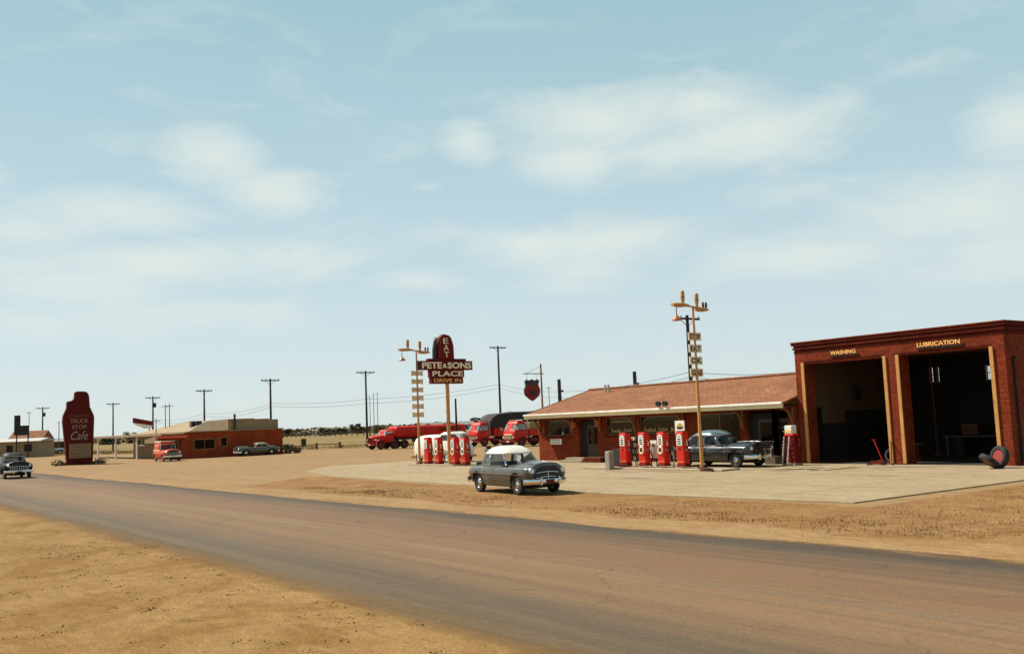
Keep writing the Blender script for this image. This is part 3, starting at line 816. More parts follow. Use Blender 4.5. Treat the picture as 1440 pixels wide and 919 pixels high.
# window lettering on the glass
for word, u, w in (('Steaks', -42.15, .82), ('Chops', -41.1, .66), ('Seafood', -39.4, .9), ('Turkey', -38.3, .72), ('Bar', -37.35, .45)):
    W('lettering', sign_v(word, u, 38.095, 1.67, w, .22, .006, shear=.1), 'faded_gold', K)
mb = MB()
for i in range(7):                                            # painted festoon over the second window
    u = -42.1 + i * .24; mb.tube([(u, 38.097, 2.36), (u + .06, 38.097, 2.28), (u + .12, 38.097, 2.26), (u + .18, 38.097, 2.28), (u + .24, 38.097, 2.36)], .018, 5)
W('festoon', mb, 'faded_gold', K)
W('notice_plate', MB().box(-47.75, -46.65, 37.965, 37.998, 1.03, 1.36), 'white', K)
mb = MB()
for z in (1.10, 1.19, 1.28): mb.box(-47.62, -46.78, 37.957, 37.964, z, z + .025)
W('notice_lines', mb, 'grey_wood', K)
# knee braces carrying the eaves
for u in (-48.75, -45.45, -42.95, -40.0, -36.3, -32.2, -29.15):
    mb = MB(); pts = []
    for i in range(7):
        a = i / 6 * PI / 2
        pts.append((u, 37.9 - .82 * (1 - math.cos(a)), 1.80 + .86 * math.sin(a)))
    for p0, p1 in zip(pts[:-1], pts[1:]): mb.beam(p0, p1, .09, .10)
    mb.box(u - .045, u + .045, 37.9, 37.997, 1.7, 2.66)
    W('knee_brace', mb, 'wood', K)
W('porch_post', MB().box(-30.45, -30.28, 38.0, 38.22, .08, 2.70), 'wood', K)


def small_light(name, label, cat, u, v, z, mat, grp=None):
    t = thing(name, label, cat, (u, v, z), 0, grp)
    MB().box(-.15, .15, -.22, 0, -.18, .18).build('housing', mat, t, bevel=.02)
    MB().cyl((0, -.11, .18), (0, -.11, .30), .02).build('hanger', 'black', t)
    MB().box(-.11, .11, -.24, -.222, -.13, .13).build('face_plate', 'wood' if mat == 'orange' else 'white', t)
    return t
small_light('wall_sign', 'small orange box sign under the eave left of the cafe door', 'sign', -45.2, 37.9, 2.2, 'orange')
small_light('wall_sign', 'small orange box sign under the eave right of the cafe door', 'sign', -42.95, 37.86, 2.25, 'orange')
# things standing inside the windows
for u, s, m in ((-47.1, .26, 'ivory'), (-46.7, .2, 'board_blue'), (-46.3, .22, 'ivory')):
    pass
t = thing('window_display', 'white ornament with small jars in the first cafe window', 'ornament', (-46.75, 38.26, 1.63))
MB().box(-.75, .75, -.11, .12, -.06, 0).build('shelf', 'wood', t)
MB().lathe([(.0, 0), (.17, 0), (.15, .25), (.08, .4), (.1, .55), (0, .6)], (.1, 0, 0)).build('vase', 'ivory', t, smooth=40)
for x in (-.55, -.3, -.1, .4, .6): MB().lathe([(0, 0), (.09, 0), (.1, .16), (.05, .22), (0, .23)], (x, 0, 0), n=10).build('jar', 'board_blue' if x < 0 else 'ivory', t, smooth=40)
for k, (u, m) in enumerate(((-34.35, 'orange'), (-33.75, 'ivory'))):
    t = thing('pendant_lamp', ('orange' if k == 0 else 'pale') + ' pendant lamp hanging inside the cafe window above the parked sedan', 'lamp', (u, 38.9, 2.73))
    MB().cyl((0, 0, -.35), (0, 0, 0), .012, n=6).build('cord', 'black', t)
    MB().lathe([(0, -.68), (.09, -.66), (.13, -.5), (.10, -.38), (.03, -.34), (0, -.34)]).build('lamp_shade', m, t, smooth=40)
# floodlights on the fascia
for k, u in enumerate((-36.95, -36.45)):
    t = thing('floodlight', ('left' if k == 0 else 'right') + ' one of the two small black floodlights on the cafe gutter', 'floodlight', (u, 36.9, 2.95), 0, 'floodlights on the gutter')
    MB().cyl((0, 0, 0), (0, 0, .12), .02, n=8).build('bracket', 'black', t)
    MB().lathe([(.03, .12), (.12, .05), (.15, -.14), (.13, -.15), (0, -.12)], (0, 0, .22), axis='Y', n=14).build('reflector', 'black', t, smooth=40)
    MB().cyl((0, -.13, .22), (0, -.105, .22), .12, n=14).build('lens', 'dark_glass', t)
# low step and planter before the door
t = thing('concrete_step', 'low pale concrete step in front of the cafe door', 'step', (-45.0, 36.9, .041))
p = on_v(800, 645, 36.6); p2 = on_v(834, 640, 36.6)
MB().box(0, 2.0, -.5, .45, 0, .12).build('lower_tread', 'concrete', t, bevel=.015)
MB().box(.1, 1.9, -.1, .45, .123, .24).build('upper_tread', 'concrete', t, bevel=.015)
t = thing('brick_planter', 'low dark brick planter beside the concrete step', 'planter', (-42.9, 36.75, .041))
MB().box(0, 1.5, -.3, .3, 0, .26).build('box', 'brick_dark', t, bevel=.01); MB().box(.08, 1.42, -.22, .22, .262, .29).build('soil', 'rust', t)

# ------------------------------------------------------------------ fuel islands, pumps
for name, a, b, v0, v1, lab in (('pump_island', -37.6, -28.4, 31.9, 33.1, 'long raised concrete pump island beside the parked dark sedan'), ('pump_island', -54.6, -49.3, 31.6, 32.9, 'far raised concrete pump island under the restaurant sign')):
    t = tag(MB().box(a, b, v0, v1, .02, .12).build(name, 'kerb', bevel=.03), lab, 'kerb')


def make_pump(label, emblem, loc, sc_=1.0):
    t = thing('fuel_pump', label, 'fuel pump', loc, 0, 'red fuel pumps')
    w, d, h = .235, .18, 1.56
    MB().box(-w, w, -d, d, .10, h).build('cabinet', 'red', t, bevel=.045)
    MB().box(-w - .02, w + .02, -d - .02, d + .02, 0, .10).build('plinth', 'dark_red', t, bevel=.01)
    MB().box(-w + .03, w - .03, -d + .03, d - .03, h + .002, h + .05).build('top_cap', 'dark_red', t, bevel=.02)
    for s in (-1, 1):
        y = s * (d + .004)
        pts = [(-.16, .95), (.16, .95), (.16, 1.33)] + [(.16 * math.cos(a), 1.33 + .14 * math.sin(a)) for a in [k * PI / 8 for k in range(1, 8)]] + [(-.16, 1.33)]
        MB().prism([(a * 1.15, b + (.0 if b > 1.2 else -.02)) for a, b in pts], lambda a, b, q: (a, q, b), y, y + s * .012).build('dial_bezel', 'chrome', t)
        f = MB().prism(pts, lambda a, b, q: (a, q, b), y + s * .014, y + s * .022).build('dial_face', 'white', t)
        m = MB()
        for z in (1.00, 1.10, 1.20): m.box(-.10, .10, y + s * .0235 - .001, y + s * .0235 + .001, z, z + .06)
        m.box(-.12, .12, y + s * .0235 - .001, y + s * .0235 + .001, 1.31, 1.315)
        m.build('counter_windows', 'black', f)
        MB().prism([(.10 * math.cos(k * PI / 6), 1.33 + .07 * math.sin(k * PI / 6)) for k in range(7)], lambda a, b, q: (a, q, b), y + s * .0235, y + s * .026).build('brand_panel', 'board_blue', f)
        if emblem:
            mr = MB().tube([(.135 * math.cos(k * PI / 12), y + s * .015, .74 + .155 * math.sin(k * PI / 12)) for k in range(24)], 0.042, 6, closed=True)
            mr.build('emblem_ring', 'ivory', t, smooth=50)
            MB().prism([(-.07, .82), (-.05, .79), (-.075, .73), (0, .65), (.075, .73), (.05, .79), (.07, .82), (0, .80)], lambda a, b, q: (a, q, b), y + s * .003, y + s * .02).build('emblem_shield', 'dark_red', t)
            if emblem > 1: MB().box(-.07, .07, y - .006, y + .006, .56, .62).build('price_tag', 'letter_gold', t)
        else:
            MB().box(-.05, .05, y - .006, y + .006, .74, .84).build('badge', 'dark_red', t)
        MB().box(-w + .03, w - .03, y - .004, y + .004, .2, .215).build('trim_line', 'letter_gold', t)
    # hose and nozzle on the side
    MB().box(w + .001, w + .05, -.06, .06, .92, 1.1).build('nozzle_boot', 'chrome', t, bevel=.01)
    n = MB().tube([(w + .09, -.02, .92), (w + .09, -.03, 1.12), (w + .09, -.10, 1.22)], .022, 8).build('nozzle', 'chrome', t)
    MB().tube([(w + .09, -.02, .93), (w + .13, .03, .7), (w + .16, .08, .42), (w + .15, .13, .30), (w + .11, .16, .42), (w + .07, .15, .8), (w + .01, .12, 1.18)], .02, 8).build('hose', 'rubber', t)
    MB().box(w + .001, w + .012, -.10, .10, .70, .80).build('side_plate', 'steel', t)
    if sc_ != 1: t.scale = (sc_,) * 3
    return t


pr_ = [on_v(px, 659, 32.3) for px in (872.5, 899, 925.5, 952.5)]
plab = [('fuel pump at the left end of the near island, plain front with no ring emblem', 0), ('second red fuel pump of the near island, white ring emblem with price tag below', 2),
        ('third red fuel pump of the near island, large white ring emblem', 1), ('red fuel pump next to the light mast pole, plain front', 0)]
for p, (lab, em) in zip(pr_, plab):
    make_pump(lab, em, (p.x + .26, 32.45, .2))
pl_ = [on_v(px, 652, 32.1) for px in (599.8, 614.5, 637.5, 651.5)]
plab = [('leftmost red pump of the far island, right behind the mast pole', 0), ('far island red pump between the mast and the sign pole', 2), ('far island red pump just right of the sign pole', 1), ('rightmost red pump of the far island, beside the waste drum', 1)]
for p, (lab, em) in zip(pl_, plab):
    make_pump(lab, em, (p.x + .26, 32.1, .12), 1.03)

p = on_v(857, 663, 31.7)
t = thing('bollard', 'square pale concrete bollard at the left end of the near pump island', 'bollard', (p.x, 31.75, .035))
MB().box(-.16, .16, -.16, .16, 0, .86).build('shaft', 'grey_post', t, bevel=.03)
MB().prism([(-.16, .862), (.16, .862), (.12, .90), (-.12, .90)], lambda a, b, d: (a, d, b), -.14, .14).build('cap', 'grey_post', t)
t = thing('tool_locker', 'dark brown steel locker between the bollard and the first near pump', 'locker', (pr_[0].x - .40, 32.75, .12))
MB().box(-.28, .28, -.25, .25, .02, .86).build('case', 'tarp', t, bevel=.015); MB().box(-.24, .24, -.262, -.252, .06, .82).build('door', 'chassis', t)
MB().cyl((.2, -.3, .4), (.2, -.26, .4), .02, n=8).build('knob', 'chrome', t)
MB().box(.22, .30, .26, .34, 0, 1.1).build('post', 'black', t)


def can_rack(label, loc):
    t = thing('can_rack', label, 'rack', loc)
    m = MB()
    for x in (-.2, .2):
        for y in (-.14, .14): m.box(x - .015, x + .015, y - .015, y + .015, 0, 1.42)
    for z in (.3, .62, .94, 1.25): m.box(-.2, .2, -.14, .14, z - .02, z)
    m.build('frame', 'black', t)
    for k, z in enumerate((.3, .62, .94, 1.25)):
        for j, x in enumerate((-.12, .0, .12)):
            MB().cyl((x, -.06, z), (x, -.06, z + .19), .052, n=10).build('oil_can', ('letter_gold', 'ivory', 'blue_sign')[(j + k) % 3], t, smooth=40)
    return t
can_rack('wire rack of coloured oil cans between the first two near pumps', (on_v(894.5, 640, 32.85).x, 32.85, .12))
t = thing('price_sign', 'small white upright sign with red spot between second and third near pumps', 'sign', (on_v(919.5, 640, 32.85).x, 32.85, .12))
MB().box(-.24, .24, -.03, .03, .42, 1.25).build('panel', 'white', t, bevel=.01)
MB().lathe([(0, -.045), (.09, -.045), (.09, -.031), (0, -.031)], (0, 0, 1.02), axis='Y', n=16).build('spot', 'orange', t)
for x in (-.18, .18): MB().box(x - .02, x + .02, -.02, .02, 0, .42).build('leg', 'black', t)
p = on_v(956.5, 607, 33.0)
t = thing('advert_board', 'square white board with a yellow and black car picture on a post', 'sign', (p.x, 33.0, .12))
MB().cyl((0, .05, 0), (0, .05, 1.7), .03, n=8).build('post', 'steel', t)
MB().box(-.30, .30, -.02, .02, 1.50, 2.14).build('panel', 'white', t, bevel=.01)
MB().prism([(-.2, 1.86), (-.15, 1.95), (-.02, 2.04), (.12, 2.01), (.18, 1.94), (.21, 1.86)], lambda a, b, d: (a, d, b), -.032, -.022).build('picture', 'yellow', t)
MB().prism([(-.17, 1.79), (-.17, 1.855), (.22, 1.855), (.2, 1.79), (.1, 1.76), (-.1, 1.76)], lambda a, b, d: (a, d, b), -.032, -.022).build('picture_black', 'black', t)  # black lower part of the printed car
MB().box(-.22, .22, -.03, -.022, 1.55, 1.66).build('caption_bar', 'board_blue', t)
t = thing('water_hose', 'coiled white and black air hose hanging beside the fourth near pump', 'hose', (on_v(947, 640, 32.75).x, 32.75, .12))
MB().box(-.03, .03, -.03, .03, 0, .98).build('stand', 'steel', t)
MB().tube([(.0, -.1 + .02 * math.cos(k), .62 + .26 * math.sin(k * PI / 10)) if False else (.17 * math.cos(k * PI / 10), -.06 + .001 * k, .60 + .26 * math.sin(k * PI / 10)) for k in range(40)], .02, 6).build('coil', 'rubber', t)
MB().tube([(.14 * math.cos(k * PI / 10), -.12 + .001 * k, .40 + .30 * math.sin(k * PI / 10)) for k in range(20)], .018, 6).build('loop', 'ivory', t)

# old oil pump beside the garage
p = on_v(1116, 657, 36.6)
t = thing('oil_dispenser', 'tall red oil dispenser with white square top and studded rails at the garage corner', 'dispenser', (p.x + .05, 36.5, .041))
MB().box(-.35, .35, -.3, .3, 0, .10).build('plinth', 'kerb', t, bevel=.01)
MB().box(-.16, .28, -.16, .22, .10, 1.32).build('cabinet', 'dark_red', t, bevel=.03)
MB().box(-.24, .26, -.2, .24, 1.322, 1.42).build('shoulder', 'red', t, bevel=.02)
MB().box(-.2, .2, -.18, .18, 1.422, 1.80).build('lit_top', 'white', t, bevel=.03)
MB().box(-.16, .16, -.19, -.181, 1.47, 1.60).build('top_band', 'letter_gold', t)
for x in (-.26, .02):
    r = MB().beam((x, -.42, .04), (x + .05, -.22, 1.32), .06, .03).build('rail', 'white', t)
    m = MB()
    for k in range(12):
        q = k / 11.5 + .02; m.box(x + .05 * q - .02, x + .05 * q + .02, -.45 + .2 * q, -.43 + .2 * q, .06 + 1.26 * q, .10 + 1.26 * q)
    m.build('studs', 'dark_red', r)
m = MB()
for k in range(8): m.beam((-.25, -.41 + .02 * k, .12 + .15 * k), (.05, -.41 + .02 * k, .12 + .15 * k), .025, .025)
m.build('rungs', 'dark_red', t)
MB().tube([(.28, 0, 1.2), (.42, -.02, 1.22), (.50, -.04, 1.05), (.42, -.04, .80)], .035, 8).build('spout', 'dark_red', t)
t = thing('oil_carton', 'grey carton of cans on the slab near the cafe door', 'carton', (-29.9, 37.2, .041))
MB().box(-.3, .3, -.22, .22, 0, .34).build('box', 'grey_wood', t, bevel=.01); MB().box(-.31, .31, -.23, .23, .342, .37).build('lid', 'rust', t)
t = thing('rope_coil', 'reddish coil lying at the foot of the near light mast', 'coil', (-29.1, 31.7, .045))
MB().tube([((.30 + .02 * (k // 12)) * math.cos(k * PI / 6), (.16 + .01 * (k // 12)) * math.sin(k * PI / 6), .03 + .035 * (k / 12)) for k in range(36)], .03, 6).build('loops', 'rust', t)

# waste drum by the far island
p = on_v(672, 653, 32.4)
t = thing('waste_drum', 'pale grey waste drum with dark rags on top beside the far pumps', 'drum', (p.x + .1, 33.2, .04))
MB().lathe([(0, 0), (.27, 0), (.28, .3), (.295, .32), (.28, .34), (.29, .64), (.305, .66), (.29, .68), (.29, .95), (.26, .95), (.25, .86), (0, .86)]).build('drum_body', 'steel', t, smooth=30)
m = MB()
for k in range(7): m.cyl((rnd.uniform(-.15, .15), rnd.uniform(-.15, .15), .86), (rnd.uniform(-.25, .25), rnd.uniform(-.25, .25), 1.12), .07, .03, n=6)
m.build('rags', 'rust', t)

# ------------------------------------------------------------------ light masts
def mast(label, loc, tops, plates, words):
    t = thing('light_mast', label, 'light mast', loc)
    x = 0
    MB().cyl((0, 0, 0), (0, 0, 7.22), .085, .05, n=12).build('pole', 'gold', t, smooth=40)
    MB().box(-.16, .16, -.16, .16, 0, .10).build('base_plate', 'rust', t)
    # boat shaped fittings on the cross arm, which points at the road
    arm = MB().tube([(0, -1.25, 7.30), (0, .85, 7.18)], .04, 8).build('cross_arm', 'gold', t)
    for y0, y1, z in ((-1.3, -.25, 7.30), (.15, 1.0, 7.14)):
        rings = []
        for k in range(7):
            q = k / 6; s = .04 + .10 * math.sin(PI * min(1, q * .8 + .16)); y = y0 + (y1 - y0) * q
            rings.append([Vector((s * 1.2 * math.cos(a), y, z - .02 + s * .75 * math.sin(a))) for a in [i * PI / 5 for i in range(10)]])
        MB().loft(rings).build('lamp_housing', 'gold', t, smooth=50)
    for y, z in ((-.62, 7.32), (.28, 7.24)):
        f = MB().lathe([(0, 0), (.06, .0), (.065, .10), (.085, .16), (.095, .24), (.095, .55), (.075, .6), (0, .62)], (0, y, z), n=12).build('floodlight', 'gold', t, smooth=40)
        MB().lathe([(.099, .3), (.099, .33), (.092, .33), (.092, .3)], (0, y, z), n=12, close=True).build('band', 'rust', f)
    for y in (.68, .88):
        MB().lathe([(0, 0), (.05, 0), (.06, .1), (.045, .26), (0, .28)], (0, y, 7.20), n=10).build('fuse_cap', 'rust', t, smooth=40)
    MB().tube([(0, -1.05, 7.28), (0, -1.07, 6.90), (0, -1.07, 6.78)], .025, 6).build('drop_arm', 'gold', t)
    MB().lathe([(0, .22), (.06, .21), (.09, .15), (.20, .07), (.25, 0), (.22, -.02), (.10, -.04), (0, -.05)], (0, -1.07, 6.60), n=16).build('hood_lamp', 'gold_lamp', t, smooth=40)
    for k, (z, h, w) in enumerate(plates):
        pl = MB()
        if words:
            pl.box(-.03, .03, -w / 2, w / 2, z, z + h)
            o = pl.build('plate', 'ivory' if k in (1, 2) else 'cream', t, bevel=.01)
            m = sign_u(words[k], .031, -w / 2 + .07, z + .06, w - .14, h - .12, .008, bold=.03)
            m.build('lettering', 'black' if k in (1, 2) else 'sign_red', o)
        else:
            for s in (-1, 1): pl.prism([(s * .06, z + h * .12), (s * w / 2, z), (s * w / 2, z + h), (s * .06, z + h * .88)], lambda a, b, d: (d, a, b), -.02, .02)
            pl.box(-.03, .03, -.12, .12, z + h * .35, z + h * .65)
            pl.build('plate', 'cream', t)
    return t


p = on_v(988, 664, 32.25)
mast('tall yellow light mast with four lettered plates at the end of the near pump island', (p.x, 32.25, .118), 0, [(5.70, .36, .80), (5.16, .36, .80), (4.62, .36, .80), (4.08, .36, .80)], ['STOP', 'EAT', 'OK', 'GAS'])
p = on_v(597, 656, 32.2)
mast('tall yellow light mast with bow shaped plates left of the restaurant sign', (p.x, 31.85, .118), 0, [(5.60 - k * .53, .34, .86) for k in range(6)], None)

# ------------------------------------------------------------------ restaurant pole sign
SU = -50.5
t = thing('pole_sign', 'tall dark red pole sign reading EAT PETE & SONS PLACE DRIVE IN', 'sign', (SU, 32.2, .07))
W('pole', MB().cyl((SU, 32.2, .07), (SU, 32.2, 5.048), .12, n=14), 'gold', t, smooth=40)
W('foot', MB().box(SU - .25, SU + .25, 31.95, 32.45, .07, .2), 'kerb', t)
T0, T1 = SU - .26, SU + .12
tower = MB().prism([(31.55, 6.60), (32.72, 6.60), (32.69, 7.45), (32.55, 7.88), (32.38, 8.05), (32.02, 8.12), (31.88, 8.06), (31.70, 7.9), (31.60, 7.45)], lambda a, b, d: (d, a, b), T0, T1)
tw = W('tower', tower, 'sign_red', t, bevel=.02)
W('tower_fin', MB().prism([(31.30, 6.60), (31.545, 6.60), (31.545, 7.95), (31.42, 7.7), (31.32, 7.2)], lambda a, b, d: (d, a, b), SU - .2, SU - .02), 'black', t)
W('neon_outline', MB().tube([(T1 + .02, 31.62, 6.66), (T1 + .02, 31.67, 7.45), (T1 + .02, 31.77, 7.84), (T1 + .02, 32.05, 8.02), (T1 + .02, 32.36, 7.97), (T1 + .02, 32.50, 7.82), (T1 + .02, 32.62, 7.42), (T1 + .02, 32.65, 6.66)], .015, 5), 'letter_dim', tw)
for ch, z, x in (('E', 7.52, 31.93), ('A', 7.10, 31.95), ('T', 6.68, 31.97)):
    W('letter', sign_u(ch, T1, x, z, .36, .34, .03, bold=.0), 'ivory', tw)
b = W('shoulder_panel', MB().box(SU - .24, SU + .08, 30.85, 33.62, 6.46, 6.60), 'sign_red', t, bevel=.02)
b = W('name_board', MB().box(SU - .27, SU + .14, 30.22, 34.05, 5.90, 6.455), 'sign_red', t, bevel=.02)
W('edge_trim', MB().box(SU - .275, SU - .02, 30.17, 30.218, 5.88, 6.47), 'black', b)
for s, v, w, z, h in (('PETE', 30.34, 1.42, 5.98, .39), ('&', 31.84, .27, 6.02, .27), ('SONS', 32.18, 1.76, 5.98, .39)):
    W('lettering', sign_u(s, SU + .141, v, z, w, h, .03, bold=.03), 'ivory', b)
b = W('place_board', MB().box(SU - .25, SU + .12, 30.96, 33.42, 5.44, 5.895), 'sign_red', t, bevel=.02)
W('lettering', sign_u('PLACE', SU + .121, 31.08, 5.50, 2.22, .33, .03, bold=.02), 'ivory', b)
b = W('drive_in_board', MB().box(SU - .23, SU + .10, 31.02, 33.34, 5.05, 5.435), 'sign_red', t, bevel=.02)
W('lettering', sign_u('DRIVE IN', SU + .101, 31.20, 5.13, 1.96, .23, .025), 'letter_gold', b)

# shield sign on its bracket pole
p = at_depth(763, 575, 75)
t = thing('shield_sign', 'dark red shield shaped sign with number 66 hung from a bracket pole', 'sign', (p.x, p.y, 0))
px_, py_ = p.x, p.y
MB().cyl((0, 0, 0), (0, 0, 6.95), .09, .06, n=10).build('pole', 'wood', t, smooth=40)
MB().tube([(0, .25, 6.18), (0, -1.72, 6.18)], .035, 6).tube([(0, -1.6, 6.18), (0, 0, 6.75)], .012, 5).build('bracket_arm', 'rust', t)
shp = []
half = [(0, -.98), (.18, -.90), (.42, -.74), (.66, -.55), (.76, -.30), (.74, -.05), (.62, .20), (.60, .34), (.70, .52), (.56, .70), (.42, .62), (.22, .60), (0, .70)]
shp = half + [(-a, b) for a, b in reversed(half[1:-1])]
cz, cy = 5.06, -.95
MB().prism([(cy + a, cz + b) for a, b in shp], lambda a, b, d: (d, a, b), -.08, .08).build('shield', 'black', t, bevel=.02)
low = [(a * .9, b * .93) for a, b in half[:7]] + [(-a * .9, b * .93) for a, b in reversed(half[1:7])]
low = [q for q in low]
MB().prism([(cy + a, cz + b) for a, b in low], lambda a, b, d: (d, a, b), .081, .095).build('lower_field', 'shield_red', t)
text_mb('66', (.096, cy - .42, cz - .62), EV, EZ, .84, .66, .015, bold=.04).build('number', 'black', t)
m = MB(); m.box(.081, .09, cy - .52, cy + .52, cz + .24, cz + .265).box(.081, .09, cy - .52, cy + .52, cz + .50, cz + .525)
m.build('upper_lines', 'letter_dim', t)
for s in (-.45, .45): MB().tube([(0, cy + s, 5.70), (0, cy + s, 6.18)], .012, 5).build('hanger', 'rust', t)

# big truck stop sign
t = thing('truck_stop_sign', 'huge dark red monument sign lettered TRUCK STOP Cafe at the far forecourt edge', 'sign', (-107, 23.2, 0))
TU = -107
W('tower', MB().prism([(21.98, .25), (24.48, .25), (24.62, 4.75), (24.57, 5.05), (24.2, 5.9), (24.16, 6.4), (24.12, 7.0), (24.0, 7.34), (23.75, 7.52), (22.95, 7.54), (22.74, 7.42), (22.68, 6.78), (22.45, 6.58), (22.0, 6.5), (21.97, 5.85), (21.64, 5.05), (21.58, 4.5)], lambda a, b, d: (d, a, b), TU - .55, TU), 'monument_red', t, bevel=.04)
W('base', MB().box(TU - .7, TU + .15, 21.7, 24.75, 0, .25), 'brick_dark', t)
W('lower_panel', MB().box(TU + .002, TU + .03, 22.2, 24.3, .7, 2.15), 'tan_wall', t)
m = MB()
for z in (.85, 1.08, 1.31, 1.54, 1.77, 1.97): m.box(TU + .031, TU + .04, 22.3, 24.2, z, z + .07)
W('panel_rows', m, 'rust', t)
W('lettering', sign_u('PETE & SONS', TU + .002, 22.15, 4.85, 1.95, .30, .03), 'letter_dim', t)
W('lettering', sign_u('TRUCK', TU + .002, 22.28, 4.28, 1.75, .40, .03), 'faded_cream', t)
W('lettering', sign_u('STOP', TU + .002, 22.45, 3.68, 1.40, .38, .03), 'faded_cream', t)
W('lettering', sign_u('Cafe', TU + .002, 22.35, 2.55, 1.65, .88, .03, shear=.35), 'faded_cream', t)
for v in (21.3, 25.1):
    s = thing('low_shrub', 'small brown shrub at the ' + ('left' if v < 23 else 'right') + ' foot of the truck stop sign', 'shrub', (TU, v, 0))
    m = MB(); r2 = random.Random(int(v))
    for i in range(170):
        c = Vector((r2.gauss(0, .3), r2.gauss(0, .3), abs(r2.gauss(.2, .16)))); d = Vector((r2.gauss(0, 1), r2.gauss(0, 1), r2.gauss(0, 1))).normalized() * .11; e = d.orthogonal().normalized() * .08
        m.add([c - d, c + e, c + d, c - e], [(0, 1, 2, 3)])
    m.build('foliage', 'leaf1', s, weld=False, recalc=False); MB().cyl((0, 0, 0), (0, 0, .3), .05, .02, n=6).build('stem', 'bark', s)

# ------------------------------------------------------------------ cars
def hermite(xs, ys, x):
    if x <= xs[0]: return ys[0]
    if x >= xs[-1]: return ys[-1]
    i = max(k for k in range(len(xs) - 1) if xs[k] <= x)
    def tan(k):
        if k == 0 or k == len(xs) - 1: return 0.0 if False else ((ys[1] - ys[0]) / (xs[1] - xs[0]) if k == 0 else (ys[-1] - ys[-2]) / (xs[-1] - xs[-2]))
        a = (ys[k] - ys[k - 1]) / (xs[k] - xs[k - 1]); b = (ys[k + 1] - ys[k]) / (xs[k + 1] - xs[k])
        return 0.0 if a * b <= 0 else 2 * a * b / (a + b)
    h = xs[i + 1] - xs[i]; t = (x - xs[i]) / h
    return (2 * t ** 3 - 3 * t * t + 1) * ys[i] + (t ** 3 - 2 * t * t + t) * h * tan(i) + (-2 * t ** 3 + 3 * t * t) * ys[i + 1] + (t ** 3 - t * t) * h * tan(i + 1)


# half sections: x, floor z, then (half width, z) of lower side, mid side, shoulder, fender crown, inner deck, centre z
SEDAN = [
    (2.50, .46, (.50, .50), (.62, .58), (.64, .74), (.56, .84), (.32, .97), 1.00),
    (2.44, .36, (.72, .44), (.80, .60), (.80, .82), (.68, .91), (.40, 1.03), 1.06),
    (2.20, .32, (.84, .45), (.90, .66), (.88, .86), (.74, .93), (.42, 1.04), 1.08),
    (1.45, .29, (.89, .45), (.935, .68), (.91, .86), (.78, .93), (.46, 1.03), 1.075),
    (.95, .28, (.90, .45), (.94, .68), (.90, .84), (.80, .91), (.46, 1.00), 1.04),
    (.45, .28, (.90, .45), (.94, .68), (.90, .83), (.82, .90), (.5, .92), .92),
    (-1.0, .28, (.90, .45), (.94, .68), (.90, .83), (.82, .90), (.5, .91), .91),
    (-1.40, .29, (.91, .45), (.965, .70), (.93, .85), (.82, .92), (.5, .95), .96),
    (-1.75, .31, (.90, .45), (.96, .70), (.92, .85), (.78, .92), (.46, .98), 1.00),
    (-2.25, .36, (.82, .45), (.89, .66), (.86, .82), (.70, .89), (.42, .94), .96),
    (-2.55, .44, (.66, .50), (.74, .62), (.70, .73), (.56, .79), (.34, .83), .84)]


def section(spec, x):
    xs = [-s[0] for s in spec]
    g = lambda fn: hermite(xs, [fn(s) for s in spec], -x)
    zb = g(lambda s: s[1]); pts = [(0, zb), (g(lambda s: s[2][0]) * .93, zb)]
    for k in range(2, 7): pts.append((g(lambda s: s[k][0]), g(lambda s: s[k][1])))
    pts.append((0, g(lambda s: s[7])))
    out = [pts[0], pts[1]]
    for i in range(1, 7):
        p0, p1, p2 = pts[max(1, i - 1)], pts[i], pts[i + 1]
        p3 = pts[i + 2] if i + 2 < 8 else (-p1[0] * .6, p1[1])
        for q in (1 / 3, 2 / 3, 1):
            out.append(tuple(.5 * (2 * p1[c] + (p2[c] - p0[c]) * q + (2 * p0[c] - 5 * p1[c] + 4 * p2[c] - p3[c]) * q * q + (3 * p1[c] - p0[c] - 3 * p2[c] + p3[c]) * q ** 3) for c in (0, 1)))
    return out


def carve(obj, cutters):
    """take the wheel openings out of a body"""
    for c in cutters:
        q = obj.modifiers.new('cut', 'BOOLEAN'); q.object = c; q.operation = 'DIFFERENCE'; q.solver = 'EXACT'
    bpy.context.view_layer.update()
    me = bpy.data.meshes.new_from_object(obj.evaluated_get(bpy.context.evaluated_depsgraph_get()))
    obj.modifiers.clear(); old = obj.data; obj.data = me; bpy.data.meshes.remove(old)
    me.polygons.foreach_set('use_smooth', [True] * len(me.polygons)); me.set_sharp_from_angle(angle=math.radians(32))
    for c in cutters:
        m = c.data; bpy.data.objects.remove(c); bpy.data.meshes.remove(m)


def car_body(spec, mat, parent, S, axles, ar, arch_in=.5):
    xs = []
    x0, x1 = spec[-1][0], spec[0][0]; n = 46
    for i in range(n + 1): xs.append(x0 + (x1 - x0) * (.5 - .5 * math.cos(PI * i / n)) * .6 + (x1 - x0) * i / n * .4)
    rings = []
    for x in xs:
        h = section(spec, x)
        ring = [Vector((x * S[0], y * S[1], z * S[2])) for y, z in h] + [Vector((x * S[0], -y * S[1], z * S[2])) for y, z in reversed(h[1:-1])]
        rings.append(ring)
    o = MB().loft(rings).build('body', mat, parent, smooth=32)
    cut = []
    for ax in axles:
        for s in (-1, 1):
            c = MB().cyl((ax, s * arch_in, ar * .98), (ax, s * 1.5, ar * .98), ar * 1.2, n=28)
            c.box(ax - ar * 1.2, ax + ar * 1.2, min(s * arch_in, s * 1.5), max(s * arch_in, s * 1.5), -.3, ar * .9) if False else None
            cc = c.build('cut', mat); cut.append(cc)
    bpy.context.view_layer.update()
    # cutters live in the parent's space
    for c in cut: c.parent = parent
    carve(o, cut)
    return o


